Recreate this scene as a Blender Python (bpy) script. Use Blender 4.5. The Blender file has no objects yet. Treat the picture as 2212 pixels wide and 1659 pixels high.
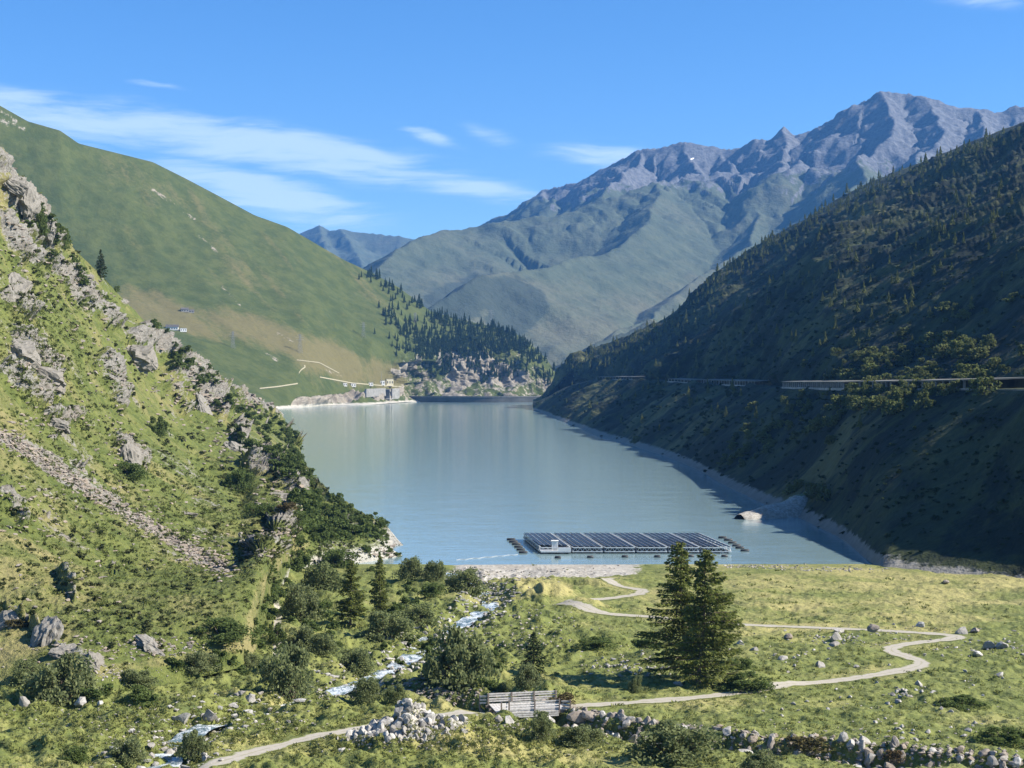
import bpy, math, random
import numpy as np
from mathutils import Vector, Matrix, Euler
R = math.radians
scene = bpy.context.scene
C = scene.collection
# ------------------------------------------------------------------ camera, sky, sun, exposure
F, CX, HY = 3325.0, 1106.0, 810.0        # focal length, centre column and horizon row of a 2212 px wide frame
LAKE = -45.0                             # lake level below the eye
cam = bpy.data.objects.new('camera', bpy.data.cameras.new('camera')); C.objects.link(cam)
cam.data.sensor_width = 36; cam.data.lens = 36 * F / 2212
cam.data.shift_y = -(829.5 - HY) / 2212
cam.rotation_euler = (R(90), 0, 0)
cam.data.clip_start = 0.5; cam.data.clip_end = 40000
scene.camera = cam
SUN_EL, SUN_AZ = 37.6, 97.0              # azimuth clockwise from the view direction (+Y)
sun = bpy.data.objects.new('sun', bpy.data.lights.new('sun', 'SUN')); C.objects.link(sun)
sun.data.energy = 5.0; sun.data.angle = R(0.5); sun.data.color = (1, .94, .83)
sd = Vector((math.sin(R(SUN_AZ)) * math.cos(R(SUN_EL)), math.cos(R(SUN_AZ)) * math.cos(R(SUN_EL)), math.sin(R(SUN_EL))))
sun.rotation_euler = sd.to_track_quat('Z', 'Y').to_euler()
scene.view_settings.view_transform = 'Standard'; scene.view_settings.look = 'None'
scene.view_settings.exposure = 1.1; scene.view_settings.gamma = 1
scene.cycles.max_bounces = 6; scene.cycles.diffuse_bounces = 2; scene.cycles.glossy_bounces = 3
scene.cycles.transmission_bounces = 3; scene.cycles.transparent_max_bounces = 4; scene.cycles.volume_bounces = 0
scene.cycles.use_denoising = True
scene.cycles.caustics_reflective = False; scene.cycles.caustics_refractive = False

class NT:
    """small helper to write node trees"""
    def __init__(s, tree): s.t = tree; s.N = tree.nodes; s.L = tree.links
    def n(s, typ, props=None, **ins):
        nd = s.N.new(typ)
        for k, v in (props or {}).items(): setattr(nd, k, v)
        for k, v in ins.items(): s.set(nd, k, v)
        return nd
    def set(s, nd, k, v):
        key = k.replace('_', ' ') if isinstance(k, str) else k
        if isinstance(k, str) and k[0] == 'i' and k[1:].isdigit(): key = int(k[1:])
        sk = nd.inputs[key]
        if isinstance(v, bpy.types.NodeSocket): s.L.new(v, sk)
        elif isinstance(v, bpy.types.Node): s.L.new(v.outputs[0], sk)
        else:
            if sk.type == 'RGBA' and len(v) == 3: v = (*v, 1)
            sk.default_value = v
    def math(s, op, a, b=0.0, clamp=False):
        return s.n('ShaderNodeMath', dict(operation=op, use_clamp=clamp), i0=a, i1=b).outputs[0]
    def mix(s, f, a, b, blend='MIX'):
        nd = s.n('ShaderNodeMix', dict(data_type='RGBA', blend_type=blend)); nd.clamp_factor = True
        s.set(nd, 'i0', f); s.set(nd, 'i6', a); s.set(nd, 'i7', b)
        return nd.outputs[2]
    def noise(s, vec, scale, detail=4, rough=.55, dist=0.0):
        return s.n('ShaderNodeTexNoise', None, Vector=vec, Scale=scale, Detail=detail, Roughness=rough, Distortion=dist).outputs[0]
    def step(s, x, lo, hi):
        nd = s.n('ShaderNodeMapRange', dict(interpolation_type='SMOOTHSTEP')); s.set(nd, 'i0', x); s.set(nd, 'i1', lo); s.set(nd, 'i2', hi)
        return nd.outputs[0]
    def mapping(s, vec, loc=(0, 0, 0), rot=(0, 0, 0), sc=(1, 1, 1), typ='POINT'):
        return s.n('ShaderNodeMapping', dict(vector_type=typ), Vector=vec, Location=loc, Rotation=rot, Scale=sc).outputs[0]
    def attr(s, name): return s.n('ShaderNodeAttribute', dict(attribute_name=name)).outputs['Fac']

# world: clear sky with thin cirrus
world = bpy.data.worlds.new('World'); scene.world = world; world.use_nodes = True
w = NT(world.node_tree); w.N.clear()
sky = w.n('ShaderNodeTexSky', dict(sky_type='NISHITA', sun_disc=False, sun_elevation=R(SUN_EL), sun_rotation=R(SUN_AZ), altitude=1900, air_density=1.0, dust_density=0.5, ozone_density=4.0))
geo = w.n('ShaderNodeTexCoord').outputs['Generated']
sp = w.n('ShaderNodeSeparateXYZ', None, Vector=geo)
az = w.math('ARCTAN2', sp.outputs[0], sp.outputs[1])
hyp = w.math('SQRT', w.math('ADD', w.math('MULTIPLY', sp.outputs[0], sp.outputs[0]), w.math('MULTIPLY', sp.outputs[1], sp.outputs[1])))
el = w.math('DIVIDE', sp.outputs[2], hyp)
tint = w.mix(1.0, sky.outputs[0], w.mix(w.step(el, .03, .26), (.98, 1.18, 1.30), (.62, 1.03, 1.33)), 'MULTIPLY')      # pale towards the horizon all round
uv = w.n('ShaderNodeCombineXYZ', None, X=az, Y=el, Z=0.0).outputs[0]
wob = w.n('ShaderNodeTexNoise', None, Vector=w.mapping(uv, sc=(9, 22, 1)), Scale=1.0, Detail=3.0).outputs[1]
wobv = w.n('ShaderNodeVectorMath', dict(operation='MULTIPLY_ADD'), i0=wob, i1=(.03, .018, 0), i2=uv).outputs[0]
strk = w.noise(w.mapping(wobv, rot=(0, 0, R(9)), sc=(10, 75, 1)), 1.0, 7, .62, .4)
strk2 = w.noise(w.mapping(wobv, loc=(3, 1, 0), rot=(0, 0, R(14)), sc=(22, 240, 1)), 1.0, 5, .6, .2)
def blob(px, py, lx, ly, ang, amp):
    m = w.mapping(wobv, ((px - CX) / F, (HY - py) / F, 0), (0, 0, R(ang)), (lx / F, ly / F, 1), 'TEXTURE')
    g = w.n('ShaderNodeTexGradient', dict(gradient_type='SPHERICAL'), Vector=m).outputs[1]
    return w.math('MULTIPLY', w.step(g, 0.0, 1.0), amp)
cov = None
for b in [(640, 290, 720, 80, -9, .85), (600, 385, 420, 75, -12, 1.0), (150, 240, 520, 75, -6, .7), (1050, 375, 330, 55, -10, .6), (1420, 312, 300, 42, -4, .75),
          (390, 164, 110, 14, -4, .55), (965, 258, 120, 26, -14, .6), (1110, 262, 110, 30, -20, .35), (330, 340, 420, 60, -12, .7), (700, 480, 500, 60, -6, .35), (2150, 8, 160, 30, -10, .4),
          (-900, 260, 800, 120, -8, .9), (3300, 250, 900, 110, 6, .7), (-2600, 300, 1200, 140, 5, .8)]:
    v = blob(*b); cov = v if cov is None else w.math('MAXIMUM', cov, v)
tex = w.math('ADD', w.math('MULTIPLY', strk, 1.15), w.math('MULTIPLY', strk2, .62))
dens = w.math('MULTIPLY', w.step(w.math('ADD', tex, w.math('MULTIPLY', cov, .55)), .84, 1.36), w.step(cov, .0, .5))
skyc = w.mix(w.math('MULTIPLY', dens, .5), tint, (8.2, 9.2, 10.2))
bg = w.n('ShaderNodeBackground', None, Color=skyc, Strength=0.067)
w.L.new(bg.outputs[0], w.n('ShaderNodeOutputWorld').inputs[0])

# ------------------------------------------------------------------ numpy helpers
rng = np.random.default_rng(7)
_perm = np.concatenate([rng.permutation(256)] * 3)
_g = rng.normal(size=(256, 3)); _g /= np.linalg.norm(_g, axis=1, keepdims=True)
def perlin(p):
    pi = np.floor(p).astype(int); f = p - pi; pi &= 255
    u = f * f * f * (f * (f * 6 - 15) + 10)
    out = 0
    for dx in (0, 1):
        wx = u[..., 0] if dx else 1 - u[..., 0]
        for dy in (0, 1):
            wy = u[..., 1] if dy else 1 - u[..., 1]
            for dz in (0, 1):
                wz = u[..., 2] if dz else 1 - u[..., 2]
                h = _perm[_perm[_perm[pi[..., 0] + dx] + pi[..., 1] + dy] + pi[..., 2] + dz]
                g = _g[h]
                out = out + wx * wy * wz * (g[..., 0] * (f[..., 0] - dx) + g[..., 1] * (f[..., 1] - dy) + g[..., 2] * (f[..., 2] - dz))
    return out * 1.5
def fbm(p, octv=5, gain=.5, ridged=False):
    s = 0; a = 1.0; q = np.array(p, float)
    for i in range(octv):
        n = perlin(q)
        s = s + a * ((1 - 2 * np.abs(n)) if ridged else n); a *= gain; q = q * 2.03 + 17.3
    return s
def P3(x, y, z=None, s=1.0):
    z = np.zeros_like(x) if z is None else z
    return np.stack([x * s, y * s, z * s], -1)
def smooth(x, a, b):
    t = np.clip((x - a) / (b - a), 0, 1); return t * t * (3 - 2 * t)
def scr(px, py, Y): return np.stack([(px - CX) / F * Y, Y, (HY - py) / F * Y], -1)
def tolake(py): return -LAKE * F / (py - HY)
def polydist(x, y, pts):
    """distance to a polyline (plan view), interpolated third value, arc position"""
    pts = np.asarray(pts, float); best = np.full(x.shape, 1e18); val = np.zeros(x.shape); arc = np.zeros(x.shape); s0 = 0
    for a, b in zip(pts[:-1], pts[1:]):
        d = b[:2] - a[:2]; L2 = d @ d + 1e-9
        t = np.clip(((x - a[0]) * d[0] + (y - a[1]) * d[1]) / L2, 0, 1)
        r = (x - a[0] - t * d[0]) ** 2 + (y - a[1] - t * d[1]) ** 2
        m = r < best
        best = np.where(m, r, best)
        if pts.shape[1] > 2: val = np.where(m, a[2] + t * (b[2] - a[2]), val)
        arc = np.where(m, s0 + t * math.sqrt(L2), arc); s0 += math.sqrt(L2)
    return np.sqrt(best), val, arc
def lineval(px, pts, k):
    a = np.array(pts, float); v = np.interp(px, a[:, 0], a[:, k])
    return v
def gsmooth(v, n):
    if n < 1: return v
    k = np.exp(-np.linspace(-2, 2, 2 * n + 1) ** 2); k /= k.sum()
    return np.convolve(np.pad(v, n, mode='edge'), k, 'valid')

def mesh_np(name, V, Fc, mat=None, smooth_sh=True, attrs=None, mats=None, mi=None):
    V = np.asarray(V, np.float32).reshape(-1, 3); Fc = np.asarray(Fc, np.int32); k = Fc.shape[1]; n = len(Fc)
    me = bpy.data.meshes.new(name)
    me.vertices.add(len(V)); me.vertices.foreach_set('co', V.ravel())
    me.loops.add(n * k); me.loops.foreach_set('vertex_index', Fc.ravel())
    me.polygons.add(n); me.polygons.foreach_set('loop_start', np.arange(0, n * k, k, dtype=np.int32))
    me.polygons.foreach_set('use_smooth', np.full(n, smooth_sh))
    for m in (mats or ([mat] if mat else [])): me.materials.append(m)
    if mi is not None: me.polygons.foreach_set('material_index', np.asarray(mi, np.int32))
    me.update(calc_edges=True)
    for an, av in (attrs or {}).items():
        at = me.attributes.new(an, 'FLOAT', 'POINT'); at.data.foreach_set('value', np.asarray(av, np.float32).ravel())
    return me
def gridfaces(nr, nc):
    i = np.arange(nr * nc).reshape(nr, nc)
    return np.stack([i[:-1, :-1], i[:-1, 1:], i[1:, 1:], i[1:, :-1]], -1).reshape(-1, 4)
def link(name, me, parent=None, loc=None, rot=None, sc=None, kind=None, label=None, cat=None, group=None):
    o = bpy.data.objects.new(name, me); C.objects.link(o)
    if parent: o.parent = parent
    if loc is not None: o.location = loc
    if rot is not None: o.rotation_euler = rot
    if sc is not None: o.scale = sc
    if kind: o['kind'] = kind
    if label: o['label'] = label
    if cat: o['category'] = cat
    if group: o['group'] = group
    return o
def gnormals(P):
    du = np.gradient(P, axis=1); dv = np.gradient(P, axis=0)
    n = np.cross(du, dv); n /= np.linalg.norm(n, axis=-1, keepdims=True) + 1e-9
    n *= np.sign(n[..., 2:3] + 1e-6)
    return n

# ------------------------------------------------------------------ materials
def mat(name):
    m = bpy.data.materials.new(name); m.use_nodes = True
    t = NT(m.node_tree); t.N.clear(); out = t.n('ShaderNodeOutputMaterial')
    return m, t, out
def principled(t, out, col, rough=.9, bump=None, bstr=.5, bdist=1.0, spec=.2, **kw):
    b = t.n('ShaderNodeBsdfPrincipled', None, Base_Color=col, Roughness=rough, **kw)
    b.inputs['Specular IOR Level'].default_value = spec
    if bump is not None:
        bn = t.n('ShaderNodeBump', None, Height=bump, Strength=bstr, Distance=bdist); t.L.new(bn.outputs[0], b.inputs['Normal'])
    t.L.new(b.outputs[0], out.inputs[0]); return b
def terrain_mat(name, s, grassA, grassB, dry, rockA, rockB, shrub, ring=1.0, bd=.5, bs=.6, rock_bias=0.0, shrub_bias=0.0, stain_or_haze=(.16, .12, .08)):
    """s = size in metres of the main patches"""
    m, t, out = mat(name)
    pos = t.n('ShaderNodeNewGeometry').outputs['Position']
    n1 = t.noise(pos, .35 / s, 4, .6); n2 = t.noise(pos, 2.2 / s, 5, .65); n3 = t.noise(pos, 9 / s, 4, .7)
    n4 = t.noise(t.mapping(pos, (31, 7, 3)), .9 / s, 5, .62, .6)
    col = t.mix(t.step(n2, .36, .64), grassA, grassB)
    col = t.mix(t.step(t.math('ADD', t.math('ADD', n1, t.math('MULTIPLY', n3, .35)), t.math('SUBTRACT', t.attr('dry'), .0)), .62, .92), col, dry)
    sh = t.math('ADD', t.math('ADD', n4, t.math('MULTIPLY', n3, .3)), t.attr('shrub'))
    col = t.mix(t.math('MULTIPLY', t.step(sh, .78 - shrub_bias, .9 - shrub_bias), .85), col, shrub)
    rk = t.mix(t.step(n3, .3, .7), rockA, rockB)
    rk = t.mix(t.math('MULTIPLY', t.step(n4, .4, .7), .35), rk, stain_or_haze)
    rf = t.math('ADD', t.math('ADD', t.math('MULTIPLY', n2, .7), t.math('MULTIPLY', n3, .55)), t.attr('rock'))
    col = t.mix(t.step(rf, .70 - rock_bias, .80 - rock_bias), col, rk)
    if ring:
        zz = t.n('ShaderNodeSeparateXYZ', None, Vector=pos).outputs[2]
        zf = t.step(t.math('ADD', zz, t.math('MULTIPLY', n3, -3.5)), LAKE + 2.2 * ring, LAKE + .6 * ring)
        col = t.mix(zf, col, t.mix(n3, tuple(c * ring for c in (.30, .28, .24)), tuple(c * ring for c in (.46, .44, .39))))
    col = t.mix(1.0, col, t.mix(n3, (.74, .74, .74), (1.22, 1.22, 1.2)), 'MULTIPLY')
    h = t.math('ADD', t.math('MULTIPLY', n3, .5), n2)
    principled(t, out, col, .95, h, bs, bd * s * .1)
    return m
# ------------------------------------------------------------------ lofted hillsides
def loft(px, lines, rows, sm=3, back=None):
    """lines: bottom to top, each a list of (column, row, distance); returns P (rows, cols, 3) and the line parameter"""
    K = []
    for ln in lines:
        py = gsmooth(lineval(px, ln, 1), sm); Y = gsmooth(lineval(px, ln, 2), sm * 2)
        K.append(scr(px, py, Y))
    if back is not None:
        dY, dz = back; last = K[-1]
        K.append(last + np.stack([last[:, 0] / last[:, 1] * dY, np.full(len(px), dY), np.full(len(px), -dz)], -1)); rows = list(rows) + [14]
    K = np.array(K)                       # (L, cols, 3)
    L = len(K); d = np.linalg.norm(np.diff(K, axis=0), axis=-1) + 1e-6
    tan = np.zeros_like(K); s = np.diff(K, axis=0) / d[..., None]
    tan[0] = s[0]; tan[-1] = s[-1]
    for i in range(1, L - 1):
        tan[i] = (s[i - 1] * d[i][..., None] + s[i] * d[i - 1][..., None]) / (d[i] + d[i - 1])[..., None]
    out = []; T = []
    for i in range(L - 1):
        n = rows[i]; tt = np.linspace(0, 1, n, endpoint=(i == L - 2))[:, None, None]
        h00 = 2 * tt ** 3 - 3 * tt ** 2 + 1; h10 = tt ** 3 - 2 * tt ** 2 + tt; h01 = -2 * tt ** 3 + 3 * tt ** 2; h11 = tt ** 3 - tt ** 2
        dd = d[i][None, :, None]
        ta, tb = tan[i], tan[i + 1]
        if back is not None and i == L - 3: tb = s[i]
        if back is not None and i == L - 2: ta = s[i]
        out.append(h00 * K[i] + h10 * dd * ta * .7 + h01 * K[i + 1] + h11 * dd * tb * .7); T.append(i + tt[:, 0, 0])
    return np.concatenate(out), np.concatenate(T)
def pix(P): return CX + F * P[..., 0] / P[..., 1], HY - F * P[..., 2] / P[..., 1]
def near_line(px, py, pts):
    return polydist(px, py, pts)[0]

# ---- far massif: ridges drop away into spurs and gullies
def ridge_world(pts): return np.array([scr(np.float64(a), np.float64(b), np.float64(c)) for a, b, c in pts])
def ridge_height(x, y, ridges, base):
    H = np.full(x.shape, base, float); A = np.zeros(x.shape); D = np.full(x.shape, 1e3)
    for pts, k1, k2, L in ridges:
        Wd = ridge_world(pts); d, z, arc_ = polydist(x, y, Wd)
        h = z - (k2 * d + (k1 - k2) * L * (1 - np.exp(-d / L)))
        A = np.where(h > H, arc_ + 3000 * len(pts), A); D = np.where(h > H, d, D); H = np.maximum(H, h)
    return H, A, D
MAIN = [(905, 517, 8200), (1030, 489, 8000), (1100, 460, 7800), (1180, 412, 7600), (1260, 390, 7400), (1330, 350, 7200), (1380, 322, 7100), (1420, 318, 7050), (1480, 305, 7000), (1560, 320, 7000), (1600, 322, 6950), (1635, 297, 6800), (1660, 312, 6800), (1690, 272, 6800), (1720, 293, 6800), (1785, 266, 6750), (1830, 258, 6600), (1870, 225, 6500), (1912, 195, 6400), (1960, 203, 6400), (2000, 207, 6300), (2040, 222, 6300), (2070, 234, 6300), (2110, 232, 6300), (2150, 244, 6300), (2195, 228, 6300), (2230, 238, 6300), (2330, 215, 6200), (2420, 240, 6200)]
RIDGES = [(MAIN, 1.05, .42, 420),
    ([(800, 600, 5000), (850, 560, 5200), (905, 514, 5500), (960, 497, 5700), (1040, 487, 5850), (1150, 476, 5900), (1220, 456, 5950), (1330, 420, 6050), (1430, 392, 6200), (1500, 385, 6300), (1600, 370, 6450), (1640, 350, 6600)], .50, .40, 500),
    ([(1430, 392, 6200), (1410, 470, 5600), (1330, 540, 5100), (1200, 580, 4700), (1070, 592, 4400), (1000, 630, 4250), (950, 658, 4150)], .62, .42, 300),
    ([(1640, 350, 6600), (1660, 470, 5700), (1580, 560, 5100), (1450, 640, 4600), (1330, 720, 4200)], .62, .42, 260),
    ([(1480, 305, 7000), (1500, 372, 6600), (1440, 392, 6350)], 1.0, .5, 200), ([(1560, 320, 7000), (1585, 352, 6700), (1560, 380, 6400)], 1.0, .5, 200),
    ([(1380, 322, 7100), (1360, 372, 6750), (1300, 420, 6300)], 1.0, .5, 200), ([(1180, 412, 7600), (1200, 440, 7000)], .9, .5, 200),
    ([(1690, 272, 6800), (1700, 340, 6300), (1680, 375, 6000)], .95, .5, 200),
    ([(1912, 195, 6400), (1935, 270, 6050), (1900, 330, 5750), (1850, 395, 5400), (1760, 480, 4900), (1660, 560, 4500)], .85, .45, 260),
    ([(1785, 266, 6750), (1760, 330, 6300), (1700, 370, 6000)], .9, .5, 200),
    ([(2000, 207, 6300), (2030, 290, 5900), (1990, 370, 5500), (1940, 400, 5300)], .85, .45, 260),
    ([(2110, 232, 6300), (2130, 300, 5800), (2100, 340, 5500)], .85, .45, 260),
    ([(1400, 690, 3800), (1330, 718, 3700), (1260, 748, 3550), (1195, 800, 3350)], .7, .6, 200)]
cx = np.linspace(700, 2330, 480); yy = np.concatenate([np.linspace(3250, 4200, 60, endpoint=False), np.linspace(4200, 8600, 330)])
PX, YY = np.meshgrid(cx, yy); X = (PX - CX) / F * YY
wx = fbm(P3(X, YY, None, 1 / 420), 4) * 110; wy = fbm(P3(X + 999, YY, None, 1 / 420), 4) * 110
wf = 1.0
Z, RA, RD = ridge_height(X + wx * .55, YY + wy * .55, RIDGES, -120)
Z0 = ridge_height(X, YY, RIDGES[:1], -120)[0]
dm = polydist(X, YY, ridge_world(MAIN))[0]
Z = np.where(dm < 160, np.maximum(Z, Z0 * 1.0), Z)
gul = fbm(P3(X, YY, Z * .6, 1 / 260), 6, .52, True)
rel = smooth(Z, 420, 860)
rib = fbm(P3((RA + wx * .5) / 125, RD / 800, None), 4, .55, True)
Z = Z + (rib - .8) * (7 + 46 * rel) * smooth(RD, 10, 160) * smooth(dm, 10, 120)
Z = Z + (gul - .9) * (7 + 16 * rel) * smooth(dm, 20, 260) + fbm(P3(X, YY, None, 1 / 60), 4) * (2 + 7 * rel)
Pm = np.stack([X, YY, Z], -1); Nm = gnormals(Pm)
ppx, ppy = pix(Pm)
rock = smooth(Z, 600, 930) * .75 - .30 + smooth(1 - Nm[..., 2], .28, .5) * .35 + (smooth(ppx, 1050, 1450) - 1) * .22
forest = np.maximum(smooth(polydist(ppx, ppy, [(950, 670), (1040, 625), (1140, 650), (1100, 690)])[0], 75, 10) * .6, smooth(YY, 3900, 3500) * .8)
forest = np.maximum(forest, smooth(ppy, 600, 760) * .22 + smooth(fbm(P3(X, YY, None, 1 / 300), 3), .1, .5) * .2 * smooth(ppy, 500, 650))
M_far = terrain_mat('far_mountain_grass_and_rock', 160, (.055, .072, .048), (.076, .092, .060), (.102, .104, .070), (.072, .078, .090), (.140, .145, .158), (.035, .048, .038), ring=False, bs=.5, bd=1.2, stain_or_haze=(.085, .09, .105))  # blue-grey tones put part of the distance haze into the colour
link('mountain_far', mesh_np('mountain_far', Pm, gridfaces(*Z.shape), M_far, True, dict(rock=rock, dry=np.zeros_like(Z) - .08 + .2 * smooth(ppy, 560, 700), shrub=forest - .12)), kind='structure')
# ---- back-left ridge
BK = [(560, 560, 10300), (650, 503, 10300), (690, 486, 10300), (712, 498, 10200), (735, 494, 10000), (765, 500, 10000), (800, 503, 10000), (870, 511, 9900), (930, 520, 9900), (1020, 545, 9800)]
cx = np.linspace(560, 1010, 150); yy = np.linspace(7600, 10600, 110)
PX, YY = np.meshgrid(cx, yy); X = (PX - CX) / F * YY
Z, _a, _d = ridge_height(X, YY, [(BK, .6, .45, 300), ([(690, 486, 10300), (700, 530, 9500), (720, 590, 8700)], .6, .45, 300), ([(735, 494, 10000), (770, 545, 9300), (790, 600, 8600)], .6, .45, 300)], 100)
db = polydist(X, YY, ridge_world(BK))[0]
Z += (fbm(P3(X, YY, None, 1 / 300), 5, .5, True) - .9) * 34 * smooth(db, 30, 400) + fbm(P3(X, YY, None, 1 / 70), 3) * 6
Pm = np.stack([X, YY, Z], -1)
link('mountain_back', mesh_np('mountain_back', Pm, gridfaces(*Z.shape), M_far, True, dict(rock=np.full_like(Z, -.22) + .3 * smooth(PX, 720, 660), dry=np.zeros_like(Z) - .08, shrub=np.zeros_like(Z) - .2)), kind='structure')

# ---- left mountain (smooth grass) with the shelf and the cliffs beside the dam
LT = [(-160, 150, 2430), (0, 228, 2500), (60, 262, 2520), (130, 282, 2540), (170, 310, 2560), (250, 330, 2600), (330, 350, 2640), (400, 385, 2680), (470, 422, 2700), (550, 465, 2720), (620, 490, 2740), (680, 525, 2760), (740, 560, 2780), (800, 588, 2800), (860, 620, 2800), (930, 672, 2800), (1000, 692, 2800), (1060, 704, 2790), (1130, 728, 2780), (1180, 775, 2750), (1212, 822, 2720), (1240, 870, 2700)]
LM = [(-160, 540, 2320), (0, 570, 2330), (280, 632, 2320), (500, 690, 2320), (650, 732, 2350), (800, 788, 2450), (870, 798, 2550), (960, 775, 2640), (1060, 770, 2680), (1140, 790, 2690), (1212, 845, 2690), (1240, 880, 2690)]
LM2 = [(-160, 690, 2080), (0, 700, 2090), (300, 745, 2080), (450, 790, 2090), (560, 832, 2110), (640, 845, 2170), (740, 845, 2330), (800, 840, 2420), (880, 826, 2590), (960, 822, 2630), (1060, 826, 2650), (1140, 836, 2660), (1212, 862, 2670), (1240, 885, 2680)]
LB = [(-160, 900, 1800), (300, 892, 1900), (560, 890, 1960), (600, 884, 2060), (640, 881, 2120), (700, 876, 2250), (790, 875, 2300), (830, 872, 2380), (880, 868, 2540), (960, 872, 2560), (1240, 880, 2560)]
cx = np.linspace(-150, 1238, 520)
P, T = loft(cx, [LB, LM2, LM, LT], [46, 60, 130], 3, (900, 500))
N = gnormals(P); qx, qy = pix(P); tv = T[:, None] + 0 * qx
cl = smooth(qx + (qy - 760) * .35, 830, 900) * smooth(tv, 2.6, 1.9) * (.68 + .32 * smooth(fbm(P3(P[..., 0], P[..., 1], P[..., 2], 1 / 60), 3), -.15, .25))
cl = np.maximum(cl, smooth(near_line(qx, qy, [(640, 872), (720, 862), (800, 856), (860, 850)]), 14, 6))
cl = np.maximum(cl, smooth(near_line(qx, qy, [(845, 800), (880, 812)]), 12, 4))
cl = np.where(tv > 3.0, 0, cl)
fol = fbm(P3(P[..., 0], P[..., 1], P[..., 2], 1 / 55), 5, .55, True)
ang = np.array([.62, .78]); ribs = perlin(P3((P[..., 0] * ang[1] + P[..., 1] * ang[0]) / 38, (P[..., 0] * -ang[0] + P[..., 1] * ang[1]) / 320, P[..., 2] / 900))
amp = np.clip(tv, 0, 1) * (1 - smooth(tv, 2.7, 3.0))
P = P + N * ((fol - .8) * 13 * cl * smooth(tv, 0, .4) + ribs * 2.6 * (1 - cl) * amp + fbm(P3(P[..., 0], P[..., 1], P[..., 2], 1 / 90), 5) * (3.0) * amp)[..., None]
rock = cl * .74 - .42
for pts, wd in ([[(0, 258), (60, 285)], 18], [[(0, 240), (35, 262)], 14], [[(610, 560), (640, 575)], 12], [[(330, 410), (420, 470)], 10], [[(600, 720), (640, 745)], 8], [[(480, 620), (520, 660)], 8], [[(900, 760), (1000, 800)], 40], [[(1120, 770), (1160, 830)], 25], [[(430, 510), (470, 545)], 6], [[(700, 800), (740, 812)], 7], [[(575, 765), (600, 780)], 9]):
    rock = np.maximum(rock, -.42 + .50 * smooth(near_line(qx, qy, pts), wd, 2))
dry = .34 * smooth(near_line(qx, qy, [(280, 640), (420, 690), (560, 720), (700, 775), (850, 815)]), 55, 10) + .12 * smooth(near_line(qx, qy, [(0, 290), (200, 340), (420, 440)]), 70, 10) - .12
rib2 = perlin(P3((P[..., 0] * ang[1] + P[..., 1] * ang[0]) / 13, (P[..., 0] * -ang[0] + P[..., 1] * ang[1]) / 210, P[..., 2] / 500)); dry = dry - .02 + ribs * .08 + rib2 * .12 + .05 * fbm(P3(P[..., 0], P[..., 1], P[..., 2], 1 / 70), 4); shr = np.full_like(dry, -.22) - .1 * ribs - .14 * rib2 + .22 * smooth(near_line(qx, qy, [(600, 856), (700, 846)]), 16, 5) + .14 * cl
M_left = terrain_mat('left_mountain_grass', 60, (.047, .064, .016), (.072, .086, .023), (.125, .110, .044), (.18, .16, .13), (.29, .262, .22), (.028, .04, .015), bs=.6)
link('mountain_left', mesh_np('mountain_left', P, gridfaces(*P.shape[:2]), M_left, True, dict(rock=rock, dry=dry, shrub=shr)), kind='structure')

# ---- right mountain (steep, mostly in its own shade)
def lk(*a): return [(p, q, tolake(q)) for p, q in a]
RB = lk((1150, 884), (1165, 888), (1200, 908), (1290, 943), (1400, 975), (1480, 1003), (1560, 1048), (1640, 1086), (1700, 1108), (1770, 1140), (1830, 1172), (1862, 1202)) + [(1900, 1228, 352), (2000, 1240, 340), (2212, 1258, 322), (2330, 1270, 312)]
RR0 = [(1150, 872, 2040), (1180, 862, 1990), (1230, 832, 1900), (1290, 819, 1800), (1370, 820, 1440), (1450, 824, 1230), (1520, 829, 1080), (1610, 833, 940), (1700, 837, 825), (1830, 840, 680), (2000, 841, 560), (2150, 840, 494), (2212, 840, 462), (2330, 840, 420)]
_s = lambda L: [(p, q, y * (1 - .12 * float(smooth(np.float64(p), 1450, 1800)))) for p, q, y in L]
RR0 = _s(RR0)
RR1 = [(p, q - .5, y + 8.5 * F / max(p - CX, 90)) for p, q, y in RR0]
R2 = [(1150, 870, 2090), (1180, 860, 2080), (1230, 812, 2085), (1290, 795, 2040), (1400, 788, 1530), (1560, 785, 1180), (1700, 785, 935), (1800, 780, 815), (1900, 762, 765), (2000, 750, 715), (2100, 740, 650), (2212, 735, 580), (2330, 735, 525)]
R3 = [(1150, 868, 2130), (1180, 858, 2120), (1230, 800, 2170), (1290, 772, 2200), (1400, 742, 1850), (1560, 678, 1500), (1700, 640, 1245), (1800, 610, 1095), (1900, 580, 1055), (2000, 560, 966), (2100, 540, 880), (2212, 510, 795), (2330, 490, 735)]
RT = [(1150, 866, 2180), (1180, 856, 2190), (1195, 838, 2210), (1230, 788, 2260), (1265, 766, 2300), (1330, 748, 2320), (1400, 708, 2350), (1460, 690, 2360), (1500, 655, 2350), (1560, 575, 2350), (1600, 550, 2320), (1700, 495, 2200), (1800, 435, 2180), (1900, 385, 2150), (2000, 350, 2120), (2100, 306, 2050), (2212, 264, 1950), (2330, 215, 1850)]
R2, R3 = _s(R2), _s(R3)
cx = np.linspace(1152, 2328, 520)
P, T = loft(cx, [RB, RR0, RR1, R2, R3, RT], [110, 8, 44, 90, 150], 9, (700, 420))
N = gnormals(P); qx, qy = pix(P); tv = T[:, None] + 0 * qx
amp = smooth(tv, 0.02, .3) * np.where((tv > .9) & (tv < 2.15), .12, 1.0) * (1 - smooth(tv, 4.6, 5.0) * .75) * (1 - .6 * smooth(qx, 1230, 1165))
amp = gsmooth(np.ones(3), 0)[0] * amp
big = fbm(P3(P[..., 0], P[..., 1] * .8, P[..., 2], 1 / 150), 3)
rib = fbm(P3(P[..., 0] * .35, P[..., 1], P[..., 2] * .35, 1 / 62), 4, .5)
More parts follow.
